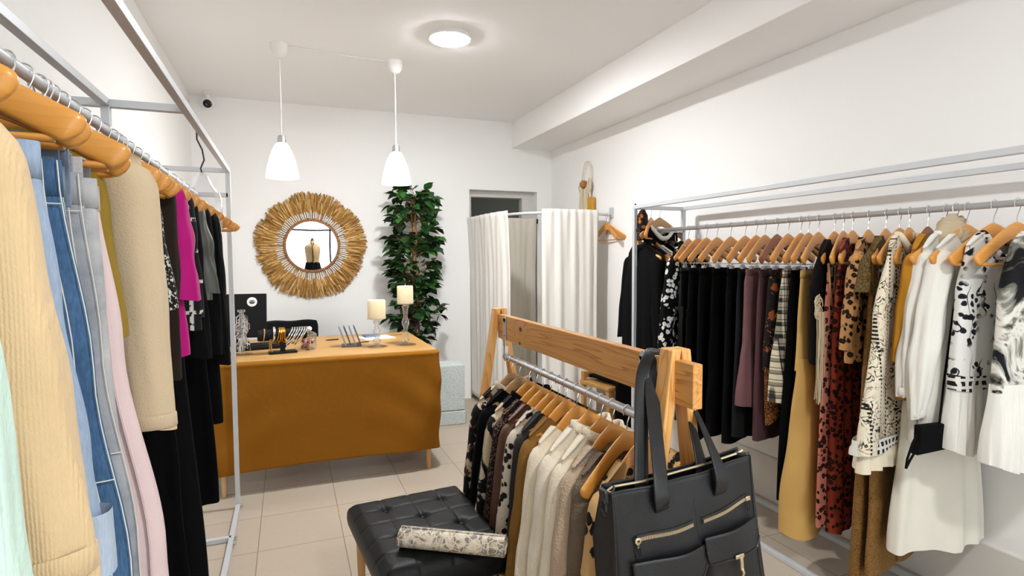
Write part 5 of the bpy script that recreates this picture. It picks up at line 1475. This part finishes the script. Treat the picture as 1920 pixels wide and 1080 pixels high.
# card holder
r = drop('card_holder', .405, 4.17, TT, -4, 'dark grey leaning card holder with four slanted leaves on the desk', 'card holder')
M['slate'] = simple('slate grey', '#4a4d56', .4)
MB().box((0, 0, .006), (.13, .12, .012)).build('base', M['slate'], r, bevel=.002, smooth=False)
for k in range(4):
    MB().box((-.045 + .034*k - .014, .0, .075), (.009, .110, .145), Matrix.Rotation(R(-19), 3, 'Y')).build('leaf', M['slate'] if k % 2 else simple('grey leaf', '#8b8f99', .35), r, bevel=.001, smooth=False)
# paper, notebook, pens
o = MB().box((0, 0, .003), (.24, .20, .006)).build('paper_stack', simple('paper', '#dcdfe3', .7), None, (.63, 4.52, TT), (0, 0, R(14)), smooth=False)
tag(o, 'white papers under the blue notebook at the back of the desk', 'papers')
r = drop('notebook', .60, 4.57, TT+.006, 10, 'small blue notebook lying on white papers', 'notebook')
MB().box((0, 0, .012), (.118, .085, .003)).box((0, 0, .0015), (.118, .085, .003)).box((-.058, 0, .007), (.003, .085, .013)).build('cover', simple('blue cover', '#4c6f9c', .5), r, smooth=False)
MB().box((.001, 0, .007), (.112, .08, .010)).build('pages', simple('pages', '#d8d6cf', .7), r, smooth=False)
def pen(x, y, rz, label, mat, L_=.12):
    r = drop('pen', x, y, TT + .0045, rz, label, 'pen')
    MB().lathe([(.001, -L_/2), (.0035, -L_/2+.012), (.004, -L_/2+.02), (.004, L_/2-.004), (.001, L_/2)], (0, 0, 0), 10, 'x').build('barrel', mat, r)
    MB().box((L_/2-.02, 0, .005), (.03, .002, .002)).build('pocket_clip', M['steel'], r)
pen(.30, 4.52, 12, 'dark pen lying on the desk left of the card holder', M['black_plastic'], .10)
pen(.50, 4.30, 15, 'brown pen lying between card holder and short candle stand', simple('brown pen', '#5a3a22', .4), .10)
pen(.80, 4.62, 5, 'pale pen at the back right of the desk behind the tall candle', M['tan_thread'], .10)

# candles on glass holders
M['candle'] = NT('cream wax', .55, 0, .4); m = M['candle']; m.P(Base_Color=srgb('#e2d2ae'), Subsurface_Weight=.3, Subsurface_Scale=.02, Subsurface_Radius=(1, .7, .4)); m.bump(m.noise(60, 2), .1, .002); M['candle'] = m.m
M['glass'] = see_glass('clear cut glass', (.93, .94, .95, 1), .14, .03)
def candleset(x, y, H, cr, ch, which):
    h = drop('candle_holder', x, y, TT, 0, which[0], 'candle holder')
    s = H/.2
    MB().lathe([(.001, 0), (.072, 0), (.074, .004), (.05, .010), (.024, .016), (.018, .024), (.028, .036), (.030, .046), (.018, .058), (.013, .07*s), (.015, .085*s), (.026, .10*s), (.028, .112*s), (.017, .13*s), (.014, .15*s), (.022, H-.030), (.028, H-.022), (.016, H-.014), (.02, H-.010), (.055, H-.006), (.068, H-.002), (.066, H), (.001, H)], n=36).build('glass_stem', M['glass'], h, sharp=60)
    c = empty('pillar_candle', (x, y, TT+H), 0, which[1], 'candle')
    MB().lathe([(.001, .001), (cr, .001), (cr, ch-.006), (cr-.004, ch), (cr*.5, ch-.004), (.001, ch-.006)], n=40).build('wax', M['candle'], c, sharp=50)
    MB().tube([(0, 0, ch-.006), (.001, .001, ch+.004), (.004, .001, ch+.014)], .0015, 6).build('wick', M['white_thread'], c)
candleset(.571, 4.06, .200, .062, .130, ('short glass candle holder on the desk', 'thick cream candle on the short glass holder'))
candleset(.775, 4.07, .298, .057, .126, ('tall glass candle holder near the right end of the desk', 'thick cream candle on the tall glass holder'))

# small dark stool behind the desk and pale speckled box
r = empty('wooden_stool', (.86, 4.96, 0), 0, 'small dark wooden stool just showing past the right side of the desk', 'stool')
M['dark_wood'] = wood('dark wood', '#5a3a22', '#3a2414', 'x', 50, .4)
MB().lathe([(.001, .53), (.15, .53), (.155, .545), (.155, .57), (.15, .58), (.001, .58)], n=32).build('seat', M['dark_wood'], r)
for k in range(4): a = PI/4 + k*PI/2; MB().tube([(.10*math.cos(a), .10*math.sin(a), .54), (.14*math.cos(a), .14*math.sin(a), 0)], .014, 10).build('leg', M['dark_wood'], r)
M['speckle'] = NT('pale blue speckled foam', .8); m = M['speckle']
m.P(Base_Color=m.mix(m.gt(m.noise(120, 2), .58, .06), srgb('#c3cbc9'), srgb('#99a5a4'))); m.bump(m.noise(140, 2), .4, .003); M['speckle'] = m.m
r = empty('speckled_box', (1.27, 4.86, 0), R(-4), 'pale blue grey speckled box standing between desk and fitting room', 'box')
MB().box((0, 0, .325), (.30, .22, .40)).build('box_body', M['speckle'], r, bevel=.008, smooth=False)
MB().box((0, 0, .06), (.31, .23, .12)).build('box_base', M['speckle'], r, bevel=.008, smooth=False)

# wooden chair with a black coat by the fitting room
r = empty('wooden_chair', (2.42, 3.98, 0), R(10), 'tan wooden chair by the fitting room with a black coat on it', 'chair')
M['tan_wood'] = wood('tan chair wood', '#b98a4e', '#8f6430', 'z', 40, .5)
MB().box((0, 0, .43), (.36, .36, .03)).build('seat', M['tan_wood'], r, bevel=.006, smooth=False)
for sx_ in (-.155, .155):
    for sy_ in (-.155, .155):
        MB().box((sx_, sy_, .26 if sy_ > 0 else .2075), (.034, .034, .52 if sy_ > 0 else .415)).build('leg', M['tan_wood'], r, bevel=.003, smooth=False)
MB().box((0, .155, .49), (.28, .02, .05)).build('back_rail', M['tan_wood'], r, bevel=.003, smooth=False)
def coat(u, v):
    a = (u-.5)*2; s_ = v*.75
    if s_ < .30: p = (.03 + a*.15, .13 - s_ , .462 + .02*math.sin(5*a+1)*math.sin(9*s_) + .02)
    else: p = (.03 + a*(.15 + .02*(s_-.3)), -.17 - .035 - .02*math.sin(4*a)*(s_-.3), .482 - (s_ - .30)*.85)
    return p
o = MB().grid(coat, 30, 40).build('black_coat', F['black_cotton'], None, (2.42, 3.98, 0), (0, 0, R(10)), solid=.03, sharp=0)
tag(o, 'black coat draped over the tan wooden chair by the fitting room', 'coat')

# ------------------------------------------------------------------ leafy plant
r = empty('leafy_plant', (1.09, 5.28, 0), 0, 'tall narrow artificial ficus with dense green leaves by the back wall', 'plant')
def leaf_mat():
    m = NT('ficus leaf', .42, 0, .4)
    n = m.noise(11, 2)
    n2 = m.noise(38, 1)
    c = m.ramp(m.math('ADD', m.math('MULTIPLY', n, .25), m.math('MULTIPLY', m.island(), .75)), [(.1, srgb('#16301a')), (.5, srgb('#1e3f1a')), (.75, srgb('#2f5c24')), (.97, srgb('#477a34'))])
    m.P(Base_Color=c); return m.m
M['leaf'] = leaf_mat(); M['bark'] = wood('stem bark', '#9a7440', '#6a4a26', 'z', 40, .7)
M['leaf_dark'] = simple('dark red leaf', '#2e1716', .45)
rnd = random.Random(21)
def leaf(mb, p, d, L_, roll_):
    d = d.normalized(); up = Vector((0, 0, 1)); s = d.cross(up)
    if s.length < .1: s = Vector((1, 0, 0))
    s.normalize(); n = s.cross(d)
    s2 = s*math.cos(roll_) + n*math.sin(roll_); n2 = s2.cross(d)
    prof_ = [(0, 0), (.12, .16), (.35, .33), (.55, .32), (.78, .18), (.93, .06), (1.0, 0)]
    v = []; f = []
    for t, w in prof_:
        c = p + d*(L_*t) - n2*(L_*.16*t*t)
        v += [c + s2*(w*L_) + n2*(w*L_*.30), c, c - s2*(w*L_) + n2*(w*L_*.30)]
    for i in range(len(prof_)-1):
        a = 3*i; f += [(a, a+1, a+4, a+3), (a+1, a+2, a+5, a+4)]
    mb.add(v, f)
mb = MB(); mbd = MB(); tw = MB()
prof_w = [(.30, .06), (.60, .10), (.78, .17), (.92, .20), (1.05, .16), (1.12, .14), (1.22, .19), (1.4, .215), (1.6, .23), (1.75, .19), (1.85, .19), (1.95, .21), (2.02, .18), (2.10, .10)]
for k in range(185):
    z = .62 + 1.47*rnd.random()**.8; a = rnd.uniform(0, 2*PI); rr = prof(prof_w, z)
    c = Vector((.012*math.sin(7*z), .012*math.cos(6*z), z - .03))
    e = Vector((rr*math.cos(a), rr*math.sin(a)*.8, z + rnd.uniform(-.02, .05)))
    mid = (c+e)/2 + Vector((0, 0, .02))
    tw.tube([c, mid, e], [.003, .002, .001], 5)
    n_ = rnd.choice((4, 5, 5, 6))
    for i in range(n_):
        t = .30 + .70*(i+1)/n_; q = c.lerp(e, t) + Vector((0, 0, .01))
        d = (e-c).normalized()*.7 + Vector((rnd.uniform(-.8, .8), rnd.uniform(-.8, .8), rnd.uniform(-.75, .25)))
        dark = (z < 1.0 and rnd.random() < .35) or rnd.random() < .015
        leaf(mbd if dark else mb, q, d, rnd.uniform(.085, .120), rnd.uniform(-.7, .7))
for (x, y, z, m_) in ((-.24, -.03, 1.62, mbd), (-.25, -.06, .90, mb), (.23, -.05, .92, mbd), (.24, -.02, 1.0, mbd)):
    tw.tube([(0, 0, z-.02), (x*.5, y*.5, z+.01), (x, y, z)], .0018, 5)
    for i in range(4): leaf(m_, Vector((x, y, z)), Vector((rnd.uniform(-1, 1) + (x > 0)*.6, rnd.uniform(-.6, .3), rnd.uniform(-.7, .5))), .10, rnd.uniform(-.5, .5))
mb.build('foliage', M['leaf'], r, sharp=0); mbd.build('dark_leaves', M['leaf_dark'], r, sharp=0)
tw.build('twigs', M['bark'], r)
for k in range(3):
    ph = k*2.1
    MB().tube([(.025*math.cos(ph+z*4)+.01*k, .025*math.sin(ph+z*4), .16 + z) for z in [1.8*i/30 for i in range(31)]], [.012 - .006*i/30 for i in range(31)], 8).build('stem', M['bark'], r)
MB().lathe([(.001, 0), (.11, 0), (.14, .24), (.145, .26), (.13, .26), (.125, .22), (.001, .22)], n=32).build('pot', simple('dark planter', '#2c2a28', .6), r)

# ------------------------------------------------------------------ dress form by the shop front (seen in the mirror)
r = empty('dress_form', (.46, -.75, 0), 0, 'beige dress form with black skirt seen only in the round mirror', 'mannequin')
M['form'] = fabric('form linen', '#b79b73', 'weave')
rs = []
for z, w, d in ((1.12, .15, .11), (1.2, .165, .115), (1.32, .135, .095), (1.45, .15, .105), (1.56, .175, .115), (1.66, .185, .10), (1.72, .16, .08), (1.76, .09, .06), (1.80, .055, .052), (1.85, .052, .05)):
    rs.append([(w*math.cos(2*PI*j/32), d*math.sin(2*PI*j/32), z) for j in range(32)])
MB().rings(rs, True, True, True).build('torso', M['form'], r, sharp=0)
MB().lathe([(.001, 1.90), (.02, 1.89), (.03, 1.87), (.054, 1.85)], n=20).build('neck_cap', M['black_plastic'], r)
MB().tube([(0, 0, 1.14), (0, 0, .04)], .018, 12).build('pole', M['black_plastic'], r); MB().lathe([(.001, 0), (.2, 0), (.2, .02), (.03, .05), (.001, .05)], n=32).build('base', M['black_plastic'], r)
rs = []
for z, w, d in ((1.34, .14, .10), (1.2, .175, .125), (1.05, .19, .14), (.8, .21, .16)):
    rs.append([((w + .008*math.sin(8*2*PI*j/64))*math.cos(2*PI*j/64), (d + .008*math.sin(8*2*PI*j/64))*math.sin(2*PI*j/64), z) for j in range(64)])
o = MB().rings(rs, True).build('form_skirt', F['black_cotton'], None, (.46, -.75, 0), sharp=0); tag(o, 'black skirt worn by the dress form at the shop front', 'skirt')
o = MB().tube([(-.03, .10, 1.78), (-.02, .125, 1.70), (0, .12, 1.62), (.02, .125, 1.70), (.03, .10, 1.78)], .012, 8).tube([(0, .12, 1.62), (.005, .118, 1.48), (0, .112, 1.34)], .010, 8).build('scarf_band', F['black_cotton'], None, (.46, -.75, 0)); tag(o, 'black tie band on the back of the dress form', 'scarf')
# ------------------------------------------------------------------ daylight, lamps, camera
w = bpy.data.worlds.new('World'); scene.world = w; w.use_nodes = True
bg = w.node_tree.nodes['Background']; bg.inputs[0].default_value = (.88, .94, 1, 1); bg.inputs[1].default_value = 6.0
ld = bpy.data.lights.new('window_portal', 'AREA'); ld.shape = 'RECTANGLE'; ld.size = XR-XL-.5; ld.size_y = 2.2
try: ld.cycles.is_portal = True
except Exception: pass
lo = bpy.data.objects.new('window_portal', ld); col.objects.link(lo); lo.location = ((XL+XR)/2, YF+.005, 1.43); lo.rotation_euler = (R(-90), 0, R(180))
lo.rotation_euler = (R(90), 0, 0)
def bulb(name, x, y, z, e, rad, c=(.97, .985, 1)):
    l = bpy.data.lights.new(name, 'POINT'); l.energy = e; l.shadow_soft_size = rad; l.color = c
    o = bpy.data.objects.new(name, l); col.objects.link(o); o.location = (x, y, z)
bulb('pendant_light', -.018, 4.1, 1.965, 6, .07); bulb('pendant_light', .745, 4.17, 1.965, 6, .07)
cd = bpy.data.cameras.new('camera'); cam = bpy.data.objects.new('camera', cd); col.objects.link(cam)
cd.sensor_width = 36; cd.lens = 36*1069.87/1920; cd.clip_start = .02; cd.clip_end = 60
cam.location = (0, 0, 1.45)
Rv = Vector((.93081831, -.36544479, -.00523213)); Uv = Vector((.02417839, .04728742, .99858866)); Fv = Vector((.36468161, .92963111, -.05285186))
cam.rotation_euler = Matrix((Rv, Uv, -Fv)).transposed().to_euler()
scene.camera = cam
vs = scene.view_settings; vs.view_transform = 'Standard'; vs.look = 'None'; vs.gamma = 1; vs.use_curve_mapping = False; vs.exposure = -0.34
cy = scene.cycles
cy.use_denoising = True
cy.max_bounces = 10; cy.diffuse_bounces = 6; cy.glossy_bounces = 4; cy.transmission_bounces = 8; cy.transparent_max_bounces = 12
cy.caustics_reflective = False; cy.caustics_refractive = False; cy.sample_clamp_indirect = 6
